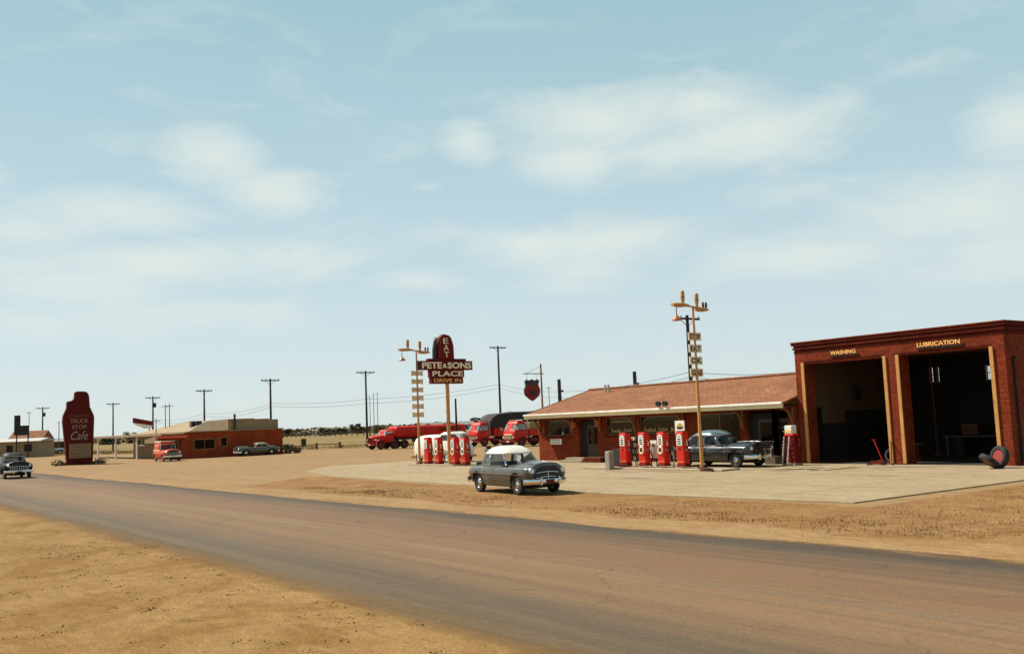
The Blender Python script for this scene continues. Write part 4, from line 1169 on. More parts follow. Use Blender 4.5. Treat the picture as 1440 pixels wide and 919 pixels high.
def side_panel(spec, S, x0, x1, mat, parent, name, s, za=.40, off=.007):
    """door skin following the body side, standing slightly proud so that its shut lines show"""
    mb = MB(); nx = 9; rows = []
    for i in range(nx + 1):
        x = x0 + (x1 - x0) * i / nx
        h = [q for q in section(spec, x)[3:14] if q[1] > za]
        rows.append((x, h))
    m = min(len(r[1]) for r in rows)
    vs = []; fs = []
    for x, h in rows:
        h = h[-m:]
        vs += [(x * S[0], s * (y * S[1] + off), z * S[2] + off * .2) for y, z in h]
    for i in range(nx):
        for j in range(m - 1): fs.append((i * m + j, (i + 1) * m + j, (i + 1) * m + j + 1, i * m + j + 1))
    mb.add(vs, fs)
    return mb.build(name, mat, parent, smooth=40)


def cabin(levels, n, windows, mat, parent, name='roof', solid=.022, glass='glass', pillar=None, prow=3):
    """levels: (z, x front, x rear, half width). windows: (name, th0, th1, row0, row1); angle from the nose, both sides"""
    ths = set()
    for w in windows: ths |= {round(w[1], 4), round(w[2], 4)}
    base = sorted(ths | {0.0, 180.0}); full = []
    for a, b in zip(base[:-1], base[1:]):
        k = max(1, int(math.ceil((b - a) / 9)))
        full += [a + (b - a) * i / k for i in range(k)]
    full.append(180.0)
    ring = full + [360 - t for t in reversed(full[1:-1])]
    vs = []; m = len(ring)
    for (z, xf, xr, w) in levels:
        c, a = (xf + xr) / 2, (xf - xr) / 2
        for t in ring:
            th = math.radians(t); cs, sn = math.cos(th), math.sin(th)
            vs.append(Vector((c + a * math.copysign(abs(cs) ** (2 / n), cs), w * math.copysign(abs(sn) ** (2 / n), sn), z)))
    frame = MB(); panes = {}
    fs = []; pf = []
    for j in range(len(levels) - 1):
        for i in range(m):
            i2 = (i + 1) % m
            t = (ring[i] + (ring[i2] if i2 else 360)) / 2
            side = 0 if t < 180 else 1; tt = t if t < 180 else 360 - t
            hit = None
            for w in windows:
                if w[1] < tt < w[2] and w[3] <= j < w[4]: hit = (w[0], w[1], side if w[1] > 1 and w[2] < 179 else 0)
            f = (j * m + i, j * m + i2, (j + 1) * m + i2, (j + 1) * m + i)
            if hit: panes.setdefault(hit, []).append(f)
            elif pillar and j < prow: pf.append(f)
            else: fs.append(f)
    top = (len(levels) - 1) * m
    fs.append(tuple(range(top, top + m)))
    def sub(ff):
        used = sorted({i for f in ff for i in f}); ix = {v: k for k, v in enumerate(used)}
        return MB().add([vs[i] for i in used], [tuple(ix[i] for i in f) for f in ff])
    o = sub(fs).build(name, mat, parent, smooth=38, solid=solid)
    if pf: sub(pf).build('pillars', pillar, parent, smooth=38, solid=solid)
    for (wn_, a, s), ff in panes.items():
        used = sorted({i for f in ff for i in f}); ix = {v: k for k, v in enumerate(used)}
        g = MB(); g.add([vs[i] for i in used], [tuple(ix[i] for i in f) for f in ff])
        g.build(wn_, glass, parent, smooth=40)
        # bright moulding round the glass
        edges = {}
        for f in ff:
            for a_, b_ in zip(f, f[1:] + f[:1]): edges[frozenset((a_, b_))] = edges.get(frozenset((a_, b_)), 0) + 1
        mo = MB()
        for e, cnt in edges.items():
            if cnt == 1:
                p, q = [vs[i] for i in e]; mo.beam(p, q, .022, .022)
        if mo.v: mo.build('window_moulding', 'chrome' if mat != 'truck_red' else 'chassis', parent)
    return o


def wheel(parent, x, y, R, w, rim='steel', cap='chrome', whitewall=False):
    t = tyre_mb(R, w, R * .62)
    for v in t.v: v += Vector((x, y, R))
    o = t.build('wheel', 'rubber', parent, smooth=35)
    s = 1 if y > 0 else -1
    m = MB().lathe([(R * .63, -w * .3 * s), (R * .63, w * .36 * s), (R * .56, w * .40 * s), (R * .50, w * .25 * s), (R * .30, w * .30 * s), (0, w * .3 * s)], (x, y, R), axis='Y', n=20)
    m.build('rim', rim, o, smooth=30)
    m = MB().lathe([(R * .36, w * .29 * s), (R * .33, w * .38 * s), (R * .15, w * .46 * s), (0, w * .47 * s)], (x, y, R), axis='Y', n=18)
    m.build('hubcap', cap, o, smooth=50)
    return o


CABS = {
    'sedan': dict(n=4.2, levels=[(.87, 1.02, -1.76, .83), (.945, .94, -1.71, .82), (1.15, .70, -1.57, .775), (1.345, .47, -1.40, .72), (1.385, .42, -1.35, .705), (1.50, .22, -1.14, .62), (1.58, -.02, -.88, .48), (1.615, -.2, -.66, .29)],
                  windows=[('windscreen', 0, 51, 1, 3), ('side_window', 57, 91, 1, 3), ('side_window', 94, 126, 1, 3), ('rear_window', 135, 180, 1, 3)]),
    'fastback': dict(n=3.8, levels=[(.87, .98, -2.05, .84), (.96, .91, -1.93, .82), (1.17, .68, -1.68, .775), (1.37, .46, -1.36, .705), (1.42, .40, -1.27, .685), (1.52, .20, -1.02, .59), (1.59, .0, -.78, .45), (1.62, -.15, -.55, .28)],
                     windows=[('windscreen', 0, 48, 1, 3), ('side_window', 57, 88, 1, 3), ('side_window', 91, 120, 1, 3), ('rear_window', 148, 180, 1, 3)]),
    'hardtop': dict(n=4.2, levels=[(.87, .96, -1.55, .82), (.94, .87, -1.50, .81), (1.12, .62, -1.34, .755), (1.29, .38, -1.15, .69), (1.33, .31, -1.08, .67), (1.41, .12, -.88, .57), (1.45, -.1, -.65, .40)],
                    windows=[('windscreen', 0, 52, 1, 3), ('side_window', 58, 122, 1, 3), ('rear_window', 130, 180, 1, 3)]),
    'wagon': dict(n=7, levels=[(.87, .93, -2.42, .85), (1.02, .82, -2.42, .84), (1.28, .62, -2.40, .81), (1.52, .44, -2.36, .78), (1.60, .39, -2.31, .76), (1.72, .25, -2.2, .68), (1.78, .05, -2.0, .50)],
                  windows=[('windscreen', 0, 47, 1, 3), ('side_window', 57, 82, 1, 3), ('rear_window', 137, 180, 1, 3)]),
}


def make_car(name, label, cat, loc, rz, kind, body, roof, S=(1, 1, 1), grille='bars', group=None, plate=None, rear=False):
    t = thing(name, label, cat, loc, rz, group)
    spec = SEDAN; R = .355
    fa, ra = 1.60 * S[0], -1.50 * S[0]
    car_body(spec, body, t, S, (fa, ra), R)
    c = CABS[kind]
    cabin([(z * S[2], a * S[0], b * S[0], w * S[1]) for z, a, b, w in c['levels']], c['n'], c['windows'], roof, t, pillar=body)
    for s in (-1, 1):
        d = side_panel(spec, S, -.08, .92, body, t, 'door', s)
        MB().box(.02 * S[0], .16 * S[0], s * .945 * S[1] - .02, s * .93 * S[1] + .025, .765 * S[2], .79 * S[2]).build('handle', 'chrome', d, bevel=.006)
        d = side_panel(spec, S, -1.0, -.11, body, t, 'door', s)
        MB().box(-.95 * S[0], -.81 * S[0], s * .95 * S[1] - .02, s * .935 * S[1] + .025, .765 * S[2], .79 * S[2]).build('handle', 'chrome', d, bevel=.006)
        for ax in (fa, ra): wheel(t, ax, s * .77 * S[1], R, .17, rim=body, cap='chrome')
        # headlights, parking and tail lamps
        y = s * .66 * S[1]; zz = .79 * S[2]; xf = 2.36 * S[0]
        hl = MB().lathe([(.125, -.16), (.13, .08), (.115, .11), (.10, .09), (0, .09)], (xf, y, zz), axis='X', n=20).build('headlight', 'chrome', t, smooth=40)
        MB().lathe([(.10, .085), (.085, .115), (.05, .13), (0, .135)], (xf, y, zz), axis='X', n=18).build('lens', 'lens', hl, smooth=50)
        MB().lathe([(.05, -.05), (.055, .03), (0, .05)], (2.42 * S[0], s * .60 * S[1], .585 * S[2]), axis='X', n=12).build('parking_lamp', 'lens', t, smooth=50)
        MB().lathe([(.08, .1), (.085, -.04), (.05, -.08), (0, -.09)], (-2.36 * S[0], s * .68 * S[1], .80 * S[2]), axis='X', n=14).build('tail_light', 'tail', t, smooth=50)
        # side trim
        m = MB(); pts = []
        for i in range(13):
            x = 2.1 - 4.1 * i / 12
            sec = section(spec, x); q = min(sec[3:14], key=lambda a: abs(a[1] - .70)); pts.append((x * S[0], s * (q[0] * S[1] + .012), q[1] * S[2]))
        m.tube(pts, .012, 5); m.build('side_trim', 'chrome' if kind != 'fastback' else body, t)
        # seats and mirror
    for x, zt in ((-.25, .86), (-1.2, .84)):
        st = MB().box((x - .55) * S[0], x * S[0] + .0, -.62, .62, .45, .66).build('seat', 'seat', t, bevel=.05)
        MB().beam((x * S[0] - .58, 0, .62), (x * S[0] - .72, 0, 1.04 * S[2]), 1.24, .16, (1, 0, 0)).build('backrest', 'seat', st, bevel=.05)
    sw = MB().tube([(.42 + .06 * math.sin(k * PI / 8), .36 + .2 * math.cos(k * PI / 8), 1.0 * S[2] + .18 * math.sin(k * PI / 8)) for k in range(16)], .014, 6, closed=True)
    sw.tube([(.42, .36, 1.0 * S[2]), (.75, .36, .92)], .02, 6).build('steering_wheel', 'black', t)
    MB().box(.30 * S[0], .78 * S[0], -.74, .74, .93 * S[2], .965 * S[2]).build('dashboard', 'chassis', t, bevel=.02)
    # bumpers
    for nm, sg, xe in (('front_bumper', 1, 2.60), ('rear_bumper', -1, 2.66)):
        rings = []
        for i in range(15):
            q = -1 + 2 * i / 14; y = q * .93 * S[1]
            x = sg * (xe - .30 * abs(q) ** 3 - .06 * q * q) * S[0]
            rings.append([Vector((x + sg * dx, y, .45 * S[2] + dz)) for dx, dz in ((-.02, -.10), (.03, -.09), (.055, -.03), (.055, .03), (.03, .08), (-.02, .09))])
        b = MB().loft(rings).build(nm, 'chrome', t, smooth=50)
        for y in (-.36, .36): MB().box(sg * xe * S[0] - .05, sg * xe * S[0] + .09, y - .035, y + .035, .33, .62).build('overrider', 'chrome', b, bevel=.025)
    xg = 2.47 * S[0]
    g = MB().prism([(-.60, .50), (.60, .50), (.66, .60), (.58, .72), (.50, .86), (.3, .95), (-.3, .95), (-.50, .86), (-.58, .72), (-.66, .60)], lambda a, b, d: (d, a * S[1], b * S[2]), xg - .1, xg + .035).build('grille', 'black', t)
    m = MB()
    if grille == 'bars':
        for z, w in ((.76, .60), (.60, .64)):
            m.tube([(xg + .05 - .05 * abs(q) ** 3, q * w * S[1], z * S[2] + (-.07 * q * q)) for q in [k / 6 - 1 for k in range(13)]], .014, 6)
        m.tube([(xg + .045, 0, .52 * S[2]), (xg + .045, 0, .76 * S[2])], .02, 5)
    else:
        for k in range(9):
            y = -.56 + .14 * k; m.box(xg + .03, xg + .05, y - .012, y + .012, .52 * S[2], .72 * S[2])
        m.tube([(xg + .05, -.62 * S[1], .74 * S[2]), (xg + .06, 0, .76 * S[2]), (xg + .05, .62 * S[1], .74 * S[2])], .02, 6)
    m.build('grille_bars', 'chrome', g)
    m = MB().tube([(2.46 * S[0], 0, 1.06 * S[2]), (2.20 * S[0], 0, 1.085 * S[2]), (1.45 * S[0], 0, 1.08 * S[2]), (1.05 * S[0], 0, 1.05 * S[2])], .022, 6)
    m.build('bonnet_strip', 'chrome', t)
    # shut lines of bonnet and boot
    m = MB()
    for s in (-1, 1):
        m.tube([(x * S[0], s * .52 * S[1], (hermite([-q[0] for q in spec], [q[6][1] for q in spec], -x) - .018) * S[2]) for x in (2.35, 2.0, 1.6, 1.2, .95)], .008, 4)
    m.build('bonnet_seam', 'black', t)
    MB().box(-2.60 * S[0], -2.585 * S[0], -.16, .16, .56, .68).build('licence_plate', 'cream', t)
    MB().box(2.68 * S[0], 2.69 * S[0], -.16, .16, .40, .53).build('licence_plate', plate or 'cream', t)
    MB().box(-2.2 * S[0], 2.1 * S[0], -.45, .45, .22, .33).build('underbody', 'chassis', t)
    return t


AX = math.atan2
# heading of each car is measured along the road (+U)
make_car('sedan_car', 'grey olive sedan with cream roof standing on the verge, nearest car to the road', 'car', (-28.32, 20.82, .01), math.radians(-6), 'sedan', 'grey_paint', 'roof_white', S=(.89, .91, 1.03), plate='dark_red')
make_car('sedan_car', 'shiny charcoal sedan parked beside the near pumps in front of the cafe', 'car', (-31.35, 35.2, .041), math.radians(0), 'fastback', 'dark_paint', 'blue_paint', S=(1.0, 1.0, 1.06), grille='teeth')
p = on_ground(361, 640.5)
q = on_u(362, 639, -104.4)
make_car('hardtop_car', 'long low olive green car with pale roof parked along the brick wall', 'car', (-104.6, q.y, .01), math.radians(-90), 'hardtop', 'green_paint', 'pale_green', S=(.95, 1, .98))
p = on_ground(229, 648.5)
make_car('station_wagon', 'orange red wagon with cream roof parked at the red cafe building', 'wagon', (p.x - 1.1, p.y + .75, .01), math.radians(-2), 'wagon', 'wagon_red', 'wagon_red', S=(.94, .98, 1.12), grille='teeth')
t = [o for o in sc.objects if o.name.startswith('station_wagon')][0]
MB().lathe([(0, 0), (.3, 0)], (0, 0, 0)) if False else None
MB().prism([(-.74, 0), (.74, 0), (.62, .06), (-.62, .06)], lambda a, b, d: (d, a, b), -2.1, .2).build('roof_cap', 'cream', t, bevel=.03).location = (0, 0, 1.97)
m = MB()
for s in (-1, 1): m.box(-2.2, .5, s * .835 - .012, s * .835 + .012, 1.06, 1.17)
m.build('cream_band', 'cream', t)
make_car('sedan_car', 'black sedan driving toward the viewer on the far left of the road', 'car', (-77.4, 12.35, .012), math.radians(0), 'fastback', 'black_paint', 'black_paint', S=(.92, 1.0, 1.12), grille='teeth', plate='black')
p = on_v(748, 640, 46)
make_car('sedan_car', 'blue grey sedan mostly hidden behind the left end of the brick cafe', 'car', (-51.6, 45.2, .01), math.radians(-95), 'sedan', 'blue_paint', 'dark_paint', S=(1, 1, 1.03))

# ------------------------------------------------------------------ trucks (local x forward, origin on the ground at the front bumper)
def truck_wheel(parent, x, y, R=.50, w=.26, dual=False):
    t = tyre_mb(R, w * (1.9 if dual else 1), R * .6)
    for v in t.v: v += Vector((x, y, R))
    o = t.build('wheel', 'rubber', parent, smooth=35); s = 1 if y > 0 else -1
    wf = w * (1.9 if dual else 1)
    MB().lathe([(R * .61, -wf * .3 * s), (R * .61, wf * .42 * s), (R * .5, wf * .38 * s), (R * .42, wf * .1 * s), (R * .2, wf * .18 * s), (R * .14, wf * .36 * s), (0, wf * .36 * s)], (x, y, R), axis='Y', n=18).build('rim', 'rim_red', o, smooth=30)
    return o


def fender(parent, x, y, R, w, mat):
    m = MB(); rings = []
    for k in range(11):
        a = PI * (.02 + .96 * k / 10); r0, r1 = R * 1.12, R * 1.22
        c, s = math.cos(a), math.sin(a)
        rings.append([Vector((x + c * r0, y - w / 2, R + s * r0)), Vector((x + c * r0, y + w / 2, R + s * r0)), Vector((x + c * r1, y + w / 2 * .86, R + s * r1)), Vector((x + c * r1, y - w / 2 * .86, R + s * r1))])
    return m.loft(rings).build('fender', mat, parent, smooth=40)


def truck_common(t, W_, xw, R, length):
    MB().box(-length, -.25, -.46, -.30, .62, .82).box(-length, -.25, .30, .46, .62, .82).box(-length, -length + .15, -.3, .3, .64, .80).build('frame', 'chassis', t)
    b = MB().box(-.08, .10, -W_ / 2, W_ / 2, .46, .70).build('front_bumper', 'chrome' if False else 'dark_red', t, bevel=.03)
    MB().box(.101, .108, -.2, .2, .5, .64).build('licence_plate', 'cream', b)
    for x, dual in xw:
        for s in (-1, 1): truck_wheel(t, x, s * (W_ / 2 - (.26 if dual else .15)), R, .25, dual)


def coe_truck(label, loc, rz, roof='truck_red', extra=None):
    t = thing('cabover_truck', label, 'truck', loc, rz)
    truck_common(t, 2.15, ((-.95, False), (-4.0, True)), .48, 5.2)
    lv = [(.72, -.02, -1.75, .98), (1.0, 0, -1.78, 1.02), (1.45, -.02, -1.8, 1.03), (1.62, -.10, -1.8, 1.01), (1.72, -.14, -1.8, 1.0), (2.30, -.42, -1.76, .92), (2.40, -.48, -1.72, .89), (2.58, -.62, -1.6, .78), (2.66, -.8, -1.4, .55)]
    cabin(lv, 6.5, [('windscreen', 3, 46, 4, 5), ('side_window', 64, 108, 4, 5), ('rear_window', 140, 180, 4, 5)], 'truck_red', t, 'cab', .03, glass='sky_glass')
    if roof != 'truck_red': MB().prism([(-.7, 0), (.7, 0), (.5, .06), (-.5, .06)], lambda a, b, d: (d, a, b), -1.5, -.7).build('roof_panel', roof, t, bevel=.03).location = (0, 0, 2.67)
    g = MB().box(.0, .05, -.52, .52, .82, 1.12).build('grille', 'black', t, bevel=.01)
    m = MB()
    for k in range(4): m.box(.051, .075, -.56, .56, .83 + k * .08, .86 + k * .08)
    m.build('grille_bars', 'cream', g)
    MB().box(-.05, .035, -.6, .6, 1.2, 1.34).build('nose_band', 'cream' if roof != 'truck_red' else 'red', t, bevel=.02)
    for s in (-1, 1):
        h = MB().lathe([(.11, -.1), (.13, .05), (.11, .08), (0, .07)], (0, s * .78, .98), axis='X', n=14).build('headlight', 'chrome', t, smooth=40)
        MB().lathe([(.095, .072), (.05, .11), (0, .12)], (0, s * .78, .98), axis='X', n=14).build('lens', 'lens', h, smooth=50)
        fender(t, -.95, s * .98, .5, .30, 'truck_red')
        d = MB().box(-1.45, -.42, s * 1.035 - .008, s * 1.035 + .008, .98, 1.60).build('door', 'truck_red', t, bevel=.006)
        MB().box(-1.38, -1.26, s * 1.06 - .015, s * 1.06 + .015, 1.44, 1.48).build('handle', 'chrome', d)
        m = MB().beam((-.2, s * 1.0, 1.75), (-.1, s * 1.28, 1.85), .025, .025).box(-.12, -.08, s * 1.28 - .09, s * 1.28 + .09, 1.72, 2.05)
        m.build('mirror', 'chrome', t)
    for k in range(3): MB().box(-.75, -.65, -.3 + .3 * k - .06, -.3 + .3 * k + .06, 2.66, 2.73).build('roof_lamp', 'orange', t, bevel=.01)
    MB().cyl((-1.95, .75, .8), (-1.95, .75, 2.9), .06, n=8).build('exhaust_stack', 'steel', t)
    for s in (-1, 1): MB().cyl((-2.9, s * .95, .62), (-1.95, s * .95, .62), .27, n=14).build('fuel_tank', 'dark_red', t)
    MB().cyl((-3.9, 0, .82), (-3.9, 0, 1.02), .5, n=16).build('fifth_wheel', 'chassis', t)
    return t


def oval_rings(x0, x1, hw, z0, z1, n=26, k=2.6, dome=.35, steps=10):
    rings = []
    zc, hz = (z0 + z1) / 2, (z1 - z0) / 2
    xs = [(x0 + dome * (1 - math.cos(i / 4 * PI / 2)), math.sin(max(.12, i / 4) * PI / 2)) for i in range(5)] + [(x0 + dome + (x1 - x0 - 2 * dome) * i / steps, 1) for i in range(1, steps)] + [(x1 - dome * (1 - math.cos(i / 4 * PI / 2)), math.sin(max(.12, i / 4) * PI / 2)) for i in range(4, -1, -1)]
    for x, f in xs:
        f = .45 + .55 * f
        rings.append([Vector((x, hw * f * math.copysign(abs(math.cos(a)) ** (2 / k), math.cos(a)), zc + hz * f * math.copysign(abs(math.sin(a)) ** (2 / k), math.sin(a)))) for a in [2 * PI * i / n for i in range(n)]])
    return rings


# conventional tractor with a long red tank trailer
TK = on_ground(521, 632.6)
t = thing('tanker_truck', 'long red tanker truck with bonneted cab parked beyond the far pumps', 'truck', (-100.5, TK.y + .5, .01), math.radians(-90 + 4))
truck_common(t, 2.2, ((-.85, False), (-2.75, True), (-4.2, True)), .50, 5.0)
rings = []
for x, hw, zt in ((.02, .42, 1.42), (-.1, .48, 1.50), (-.9, .62, 1.60), (-1.6, .78, 1.68), (-1.65, .78, 1.68)):
    rings.append([Vector((x, y * hw, z)) for y, z in ((-1, .75), (1, .75), (1, zt - .25), (.85, zt - .07), (.4, zt), (-.4, zt), (-.85, zt - .07), (-1, zt - .25))])
MB().loft(rings).build('bonnet', 'truck_red', t, smooth=40)
cabin([(.75, -1.5, -2.75, .98), (1.2, -1.5, -2.78, 1.0), (1.58, -1.52, -2.78, 1.0), (1.66, -1.56, -2.77, .99), (2.06, -1.72, -2.72, .93), (2.14, -1.76, -2.7, .9), (2.26, -1.95, -2.6, .7)], 6, [('windscreen', 3, 46, 3, 4), ('side_window', 62, 118, 3, 4), ('rear_window', 142, 180, 3, 4)], 'truck_red', t, 'cab', .03)
g = MB().box(.02, .06, -.36, .36, .82, 1.36).build('grille', 'black', t, bevel=.01)
m = MB()
for k in range(6): m.box(.061, .08, -.36 + k * .14, -.33 + k * .14, .83, 1.35)
m.build('grille_bars', 'dark_red', g)
for s in (-1, 1):
    fender(t, -.85, s * .92, .52, .34, 'truck_red')
    h = MB().lathe([(.10, -.12), (.12, .05), (.10, .08), (0, .07)], (-.25, s * .82, 1.12), axis='X', n=14).build('headlight', 'chrome', t, smooth=40)
    MB().lathe([(.09, .072), (.05, .11), (0, .12)], (-.25, s * .82, 1.12), axis='X', n=14).build('lens', 'lens', h, smooth=50)
    d = MB().box(-2.55, -1.68, s * 1.008 - .006, s * 1.008 + .006, .95, 1.58).build('door', 'truck_red', t)
    MB().box(-2.5, -2.38, s * 1.03 - .012, s * 1.03 + .012, 1.42, 1.46).build('handle', 'chrome', d)
    MB().box(-4.9, -2.9, s * 1.02 - .1, s * 1.02 + .1, 1.10, 1.14).build('mudguard', 'chassis', t)
tk = MB().loft(oval_rings(-13.4, -3.0, 1.12, 1.22, 2.60, k=4.2, dome=.22)).build('tank', 'truck_red', t, smooth=40)
m = MB()
for x in (-4.9, -7.2, -9.5, -11.8):
    m.loft([[Vector((x + dx, 1.128 * math.copysign(abs(math.cos(a)) ** (2 / 4.2), math.cos(a)), 1.91 + .698 * math.copysign(abs(math.sin(a)) ** (2 / 4.2), math.sin(a)))) for a in [2 * PI * i / 26 for i in range(26)]] for dx in (-.03, .03)])
m.build('hoops', 'dark_red', tk)
for x in (-5.6, -8.2, -10.8): MB().lathe([(.3, 0), (.3, .1), (.24, .16), (0, .17)], (x, 0, 2.60), n=14).build('hatch', 'dark_red', tk, smooth=40)
MB().box(-13.0, -3.4, -.2, .2, 2.625, 2.66).build('catwalk', 'chassis', tk)
text_mb('TRANSPORT', (-9.0, 1.131, 1.86), (-1, 0, 0), EZ, 3.4, .36, .012, bold=.02).build('lettering', 'chassis', tk)
MB().box(-12.8, -3.5, -.5, .5, 1.0, 1.25).build('trailer_frame', 'chassis', t)
for x in (-11.2, -12.3):
    for s in (-1, 1): truck_wheel(t, x, s * .86, .50, .25, True)
MB().box(-8.5, -6.5, -1.0, 1.0, .62, 1.1).build('hose_locker', 'chassis', t, bevel=.02)

p = on_ground(668, 628)
t2 = coe_truck('red cab over truck pulling a high dark covered trailer', (-88.9, 59.7, .01), math.radians(-90 + 5))
bx = MB().box(-12.6, -2.35, -1.12, 1.12, 1.05, 1.95).build('trailer_body', 'truck_red', t2, bevel=.04)
m = MB()
for k in range(9): m.box(-12.4 + k * 1.2, -12.34 + k * 1.2, -1.15, 1.15, 1.06, 1.94)
m.build('ribs', 'dark_red', bx)
rings = []
for x, zt, f in ((-1.95, 2.6, .85), (-2.05, 2.95, .95), (-2.4, 3.3, 1), (-3.0, 3.52, 1), (-4.5, 3.60, 1), (-6, 3.70, 1), (-8, 3.66, 1), (-10, 3.78, 1), (-12.5, 3.74, 1), (-12.6, 3.5, .96)):
    rings.append([Vector((x, y * 1.14 * f, z)) for y, z in ((-1, 1.96), (1, 1.96), (1.0, zt - .16), (.95, zt - .04), (.5, zt + rnd.uniform(-.03, .05)), (-.5, zt + rnd.uniform(-.03, .05)), (-.95, zt - .04), (-1, zt - .16))])
tp = MB().loft(rings).build('tarpaulin', 'tarp', t2, smooth=40)
m = MB()
for x in (-3.6, -5.4, -7.2, -9.0, -10.8): m.tube([(x, 1.16, 2.0), (x, 1.16, 3.3), (x, .9, 3.66), (x, .5, 3.76)], .02, 5)
m.build('ropes', 'grey_wood', tp)
for x in (-10.4, -11.6):
    for s in (-1, 1): truck_wheel(t2, x, s * .88, .48, .25, True)
p = on_ground(722, 629)
t3 = coe_truck('red cab over truck with pale roof nearest the brick cafe corner', (-79.9, 58.1, .01), math.radians(-90 + 3), roof='roof_white')
bd = MB().box(-7.2, -1.95, -1.08, 1.08, 1.05, 1.75).build('load_bed', 'truck_red', t3, bevel=.03)
MB().box(-7.0, -2.1, -1.0, 1.0, 1.752, 2.45).build('load', 'tan_wall', bd, bevel=.08)
for s in (-1, 1): fender(t3, -4.0, s * .95, .55, .42, 'chassis')

# cream delivery van behind the far pumps, heading along the road
p = on_v(585, 650, 35.2)
t = thing('delivery_van', 'cream white round tailed delivery van hidden behind the far pumps', 'van', (p.x + .45, 35.4, .01))
cabin([(.30, 3.8, .18, .90), (.55, 3.8, .06, .96), (1.0, 3.8, .02, .98), (1.35, 3.8, .10, .96), (1.6, 3.78, .28, .90), (1.76, 3.7, .55, .78), (1.84, 3.5, .95, .58), (1.87, 3.2, 1.4, .34)], 3.6, [], 'roof_white', t, 'body', .02)
cabin([(.45, 5.3, 3.6, .92), (1.0, 5.3, 3.6, .95), (1.42, 5.25, 3.6, .93), (1.48, 5.2, 3.62, .92), (1.84, 4.9, 3.7, .84), (1.92, 4.8, 3.72, .8), (2.04, 4.6, 3.9, .6)], 5, [('windscreen', 3, 48, 3, 4), ('side_window', 58, 100, 3, 4)], 'roof_white', t, 'cab', .02)
rings = [[Vector((x, y * hw, z)) for y, z in ((-1, .42), (1, .42), (1, zt - .25), (.8, zt - .05), (.3, zt), (-.3, zt), (-.8, zt - .05), (-1, zt - .25))] for x, hw, zt in ((5.72, .5, .95), (5.65, .65, 1.1), (5.5, .72, 1.25), (5.28, .80, 1.38))]
MB().loft(rings).build('bonnet', 'roof_white', t, smooth=40)
for x in (1.1, 4.75):
    for s in (-1, 1): wheel(t, x, s * .84, .36, .18, rim='roof_white')
for s in (-1, 1):
    fender(t, 4.75, s * .84, .42, .3, 'roof_white')
    MB().lathe([(.10, -.12), (.12, .03), (.08, .06), (0, .07)], (5.66, s * .60, .88), axis='X', n=12).build('headlight', 'chrome', t, smooth=40)
MB().box(-.10, .02, -.85, .85, .30, .44).build('rear_bumper', 'gold', t, bevel=.02)
MB().box(5.74, 5.80, -.80, .80, .36, .5).build('front_bumper', 'chrome', t, bevel=.02)

# ------------------------------------------------------------------ red brick cafe building on the left
B = thing('brick_building', 'low red brick building with tan hipped roof and long thin canopy', 'building', (-107, 34.2, 0))
mb = wall_v(MB(), 34.2, 45.3, -107.3, -107, 0, 2.85, [(34.9, 37.36, .9, 2.1), (37.9, 38.72, 1.15, 2.2)])
wall_u(mb, -118, -107.3, 34.2, 34.5, 0, 2.85, [(-109.6, -108.5, 0, 2.1), (-112.8, -110.4, .9, 2.1)])
mb.box(-118, -107.3, 45, 45.3, 0, 2.85).box(-118, -117.7, 34.5, 45, 0, 2.85)
W('wall', mb, 'brick_pink', B)
W('coping', MB().box(-118.1, -106.92, 34.1, 45.4, 2.852, 2.96), 'tan_wall', B)
W('side_wing', wall_u(MB(), -129, -118.05, 34.4, 34.7, 0, 2.75, [(-127.5, -124, 1.5, 2.2)]).box(-129, -128.7, 34.7, 44, 0, 2.75).box(-128.7, -118.05, 43.7, 44, 0, 2.75), 'tan_wall', B)
mb = MB(); b0 = [(-129.5, 34.0, 2.9), (-107.6, 34.6, 2.965), (-107.6, 44.6, 2.965), (-129.5, 44.6, 2.9)]; t0 = [(-119.5, 38.4, 4.25), (-109.0, 37.0, 4.05), (-109.0, 41.5, 4.05), (-119.5, 41.5, 4.25)]
mb.add(b0 + t0, [(0, 1, 5, 4), (1, 2, 6, 5), (2, 3, 7, 6), (3, 0, 4, 7), (4, 5, 6, 7), (3, 2, 1, 0)])
W('hip_roof', mb, 'tan_roof', B)
W('upper_block', MB().box(-114, -107.5, 39.0, 42.1, 2.962, 4.20).box(-114, -107.55, 42.103, 43.9, 2.962, 4.12).box(-114, -107.6, 43.903, 45.0, 2.962, 4.02), 'tan_wall', B)
W('stove_pipe', MB().cyl((-107.3, 39.7, 2.96), (-107.3, 39.7, 4.75), .12, n=10), 'black', B)
for u, v in ((-110.0, 35.9), (-109.3, 36.2)):
    W('roof_vent', MB().box(u - .5, u + .4, v - .3, v + .3, 3.3, 4.12), 'black', B, bevel=.05)
W('canopy', MB().box(-146, -107.4, 31.6, 34.0, 2.74, 2.86), 'cream', B)
W('canopy_edge', MB().box(-146.05, -107.3, 31.5, 31.597, 2.62, 2.88), 'tan_wall', B)
for u in (-145.5, -136.5, -127.5, -118):
    W('canopy_post', MB().box(u, u + .18, 31.75, 31.93, 0, 2.74), 'white', B)
for (a, b, za, zb) in ((34.9, 37.36, .9, 2.1), (37.9, 38.72, 1.15, 2.2)):
    f = MB()
    for q in ((a, a + .1, za, zb), (b - .1, b, za, zb), (a + .1, b - .1, za, za + .1), (a + .1, b - .1, zb - .1, zb)): f.box(-107.12, -106.97, q[0], q[1], q[2], q[3])
    if b - a > 1: f.box(-107.1, -107.0, (a + b) / 2 - .03, (a + b) / 2 + .03, za + .1, zb - .1)
    fr = W('window', f, 'wood', B); W('pane', MB().box(-107.16, -107.13, a + .05, b - .05, za + .05, zb - .05), 'dark_glass', fr)
W('door', MB().box(-109.55, -108.55, 34.32, 34.38, .02, 2.08), 'dark_red', B)
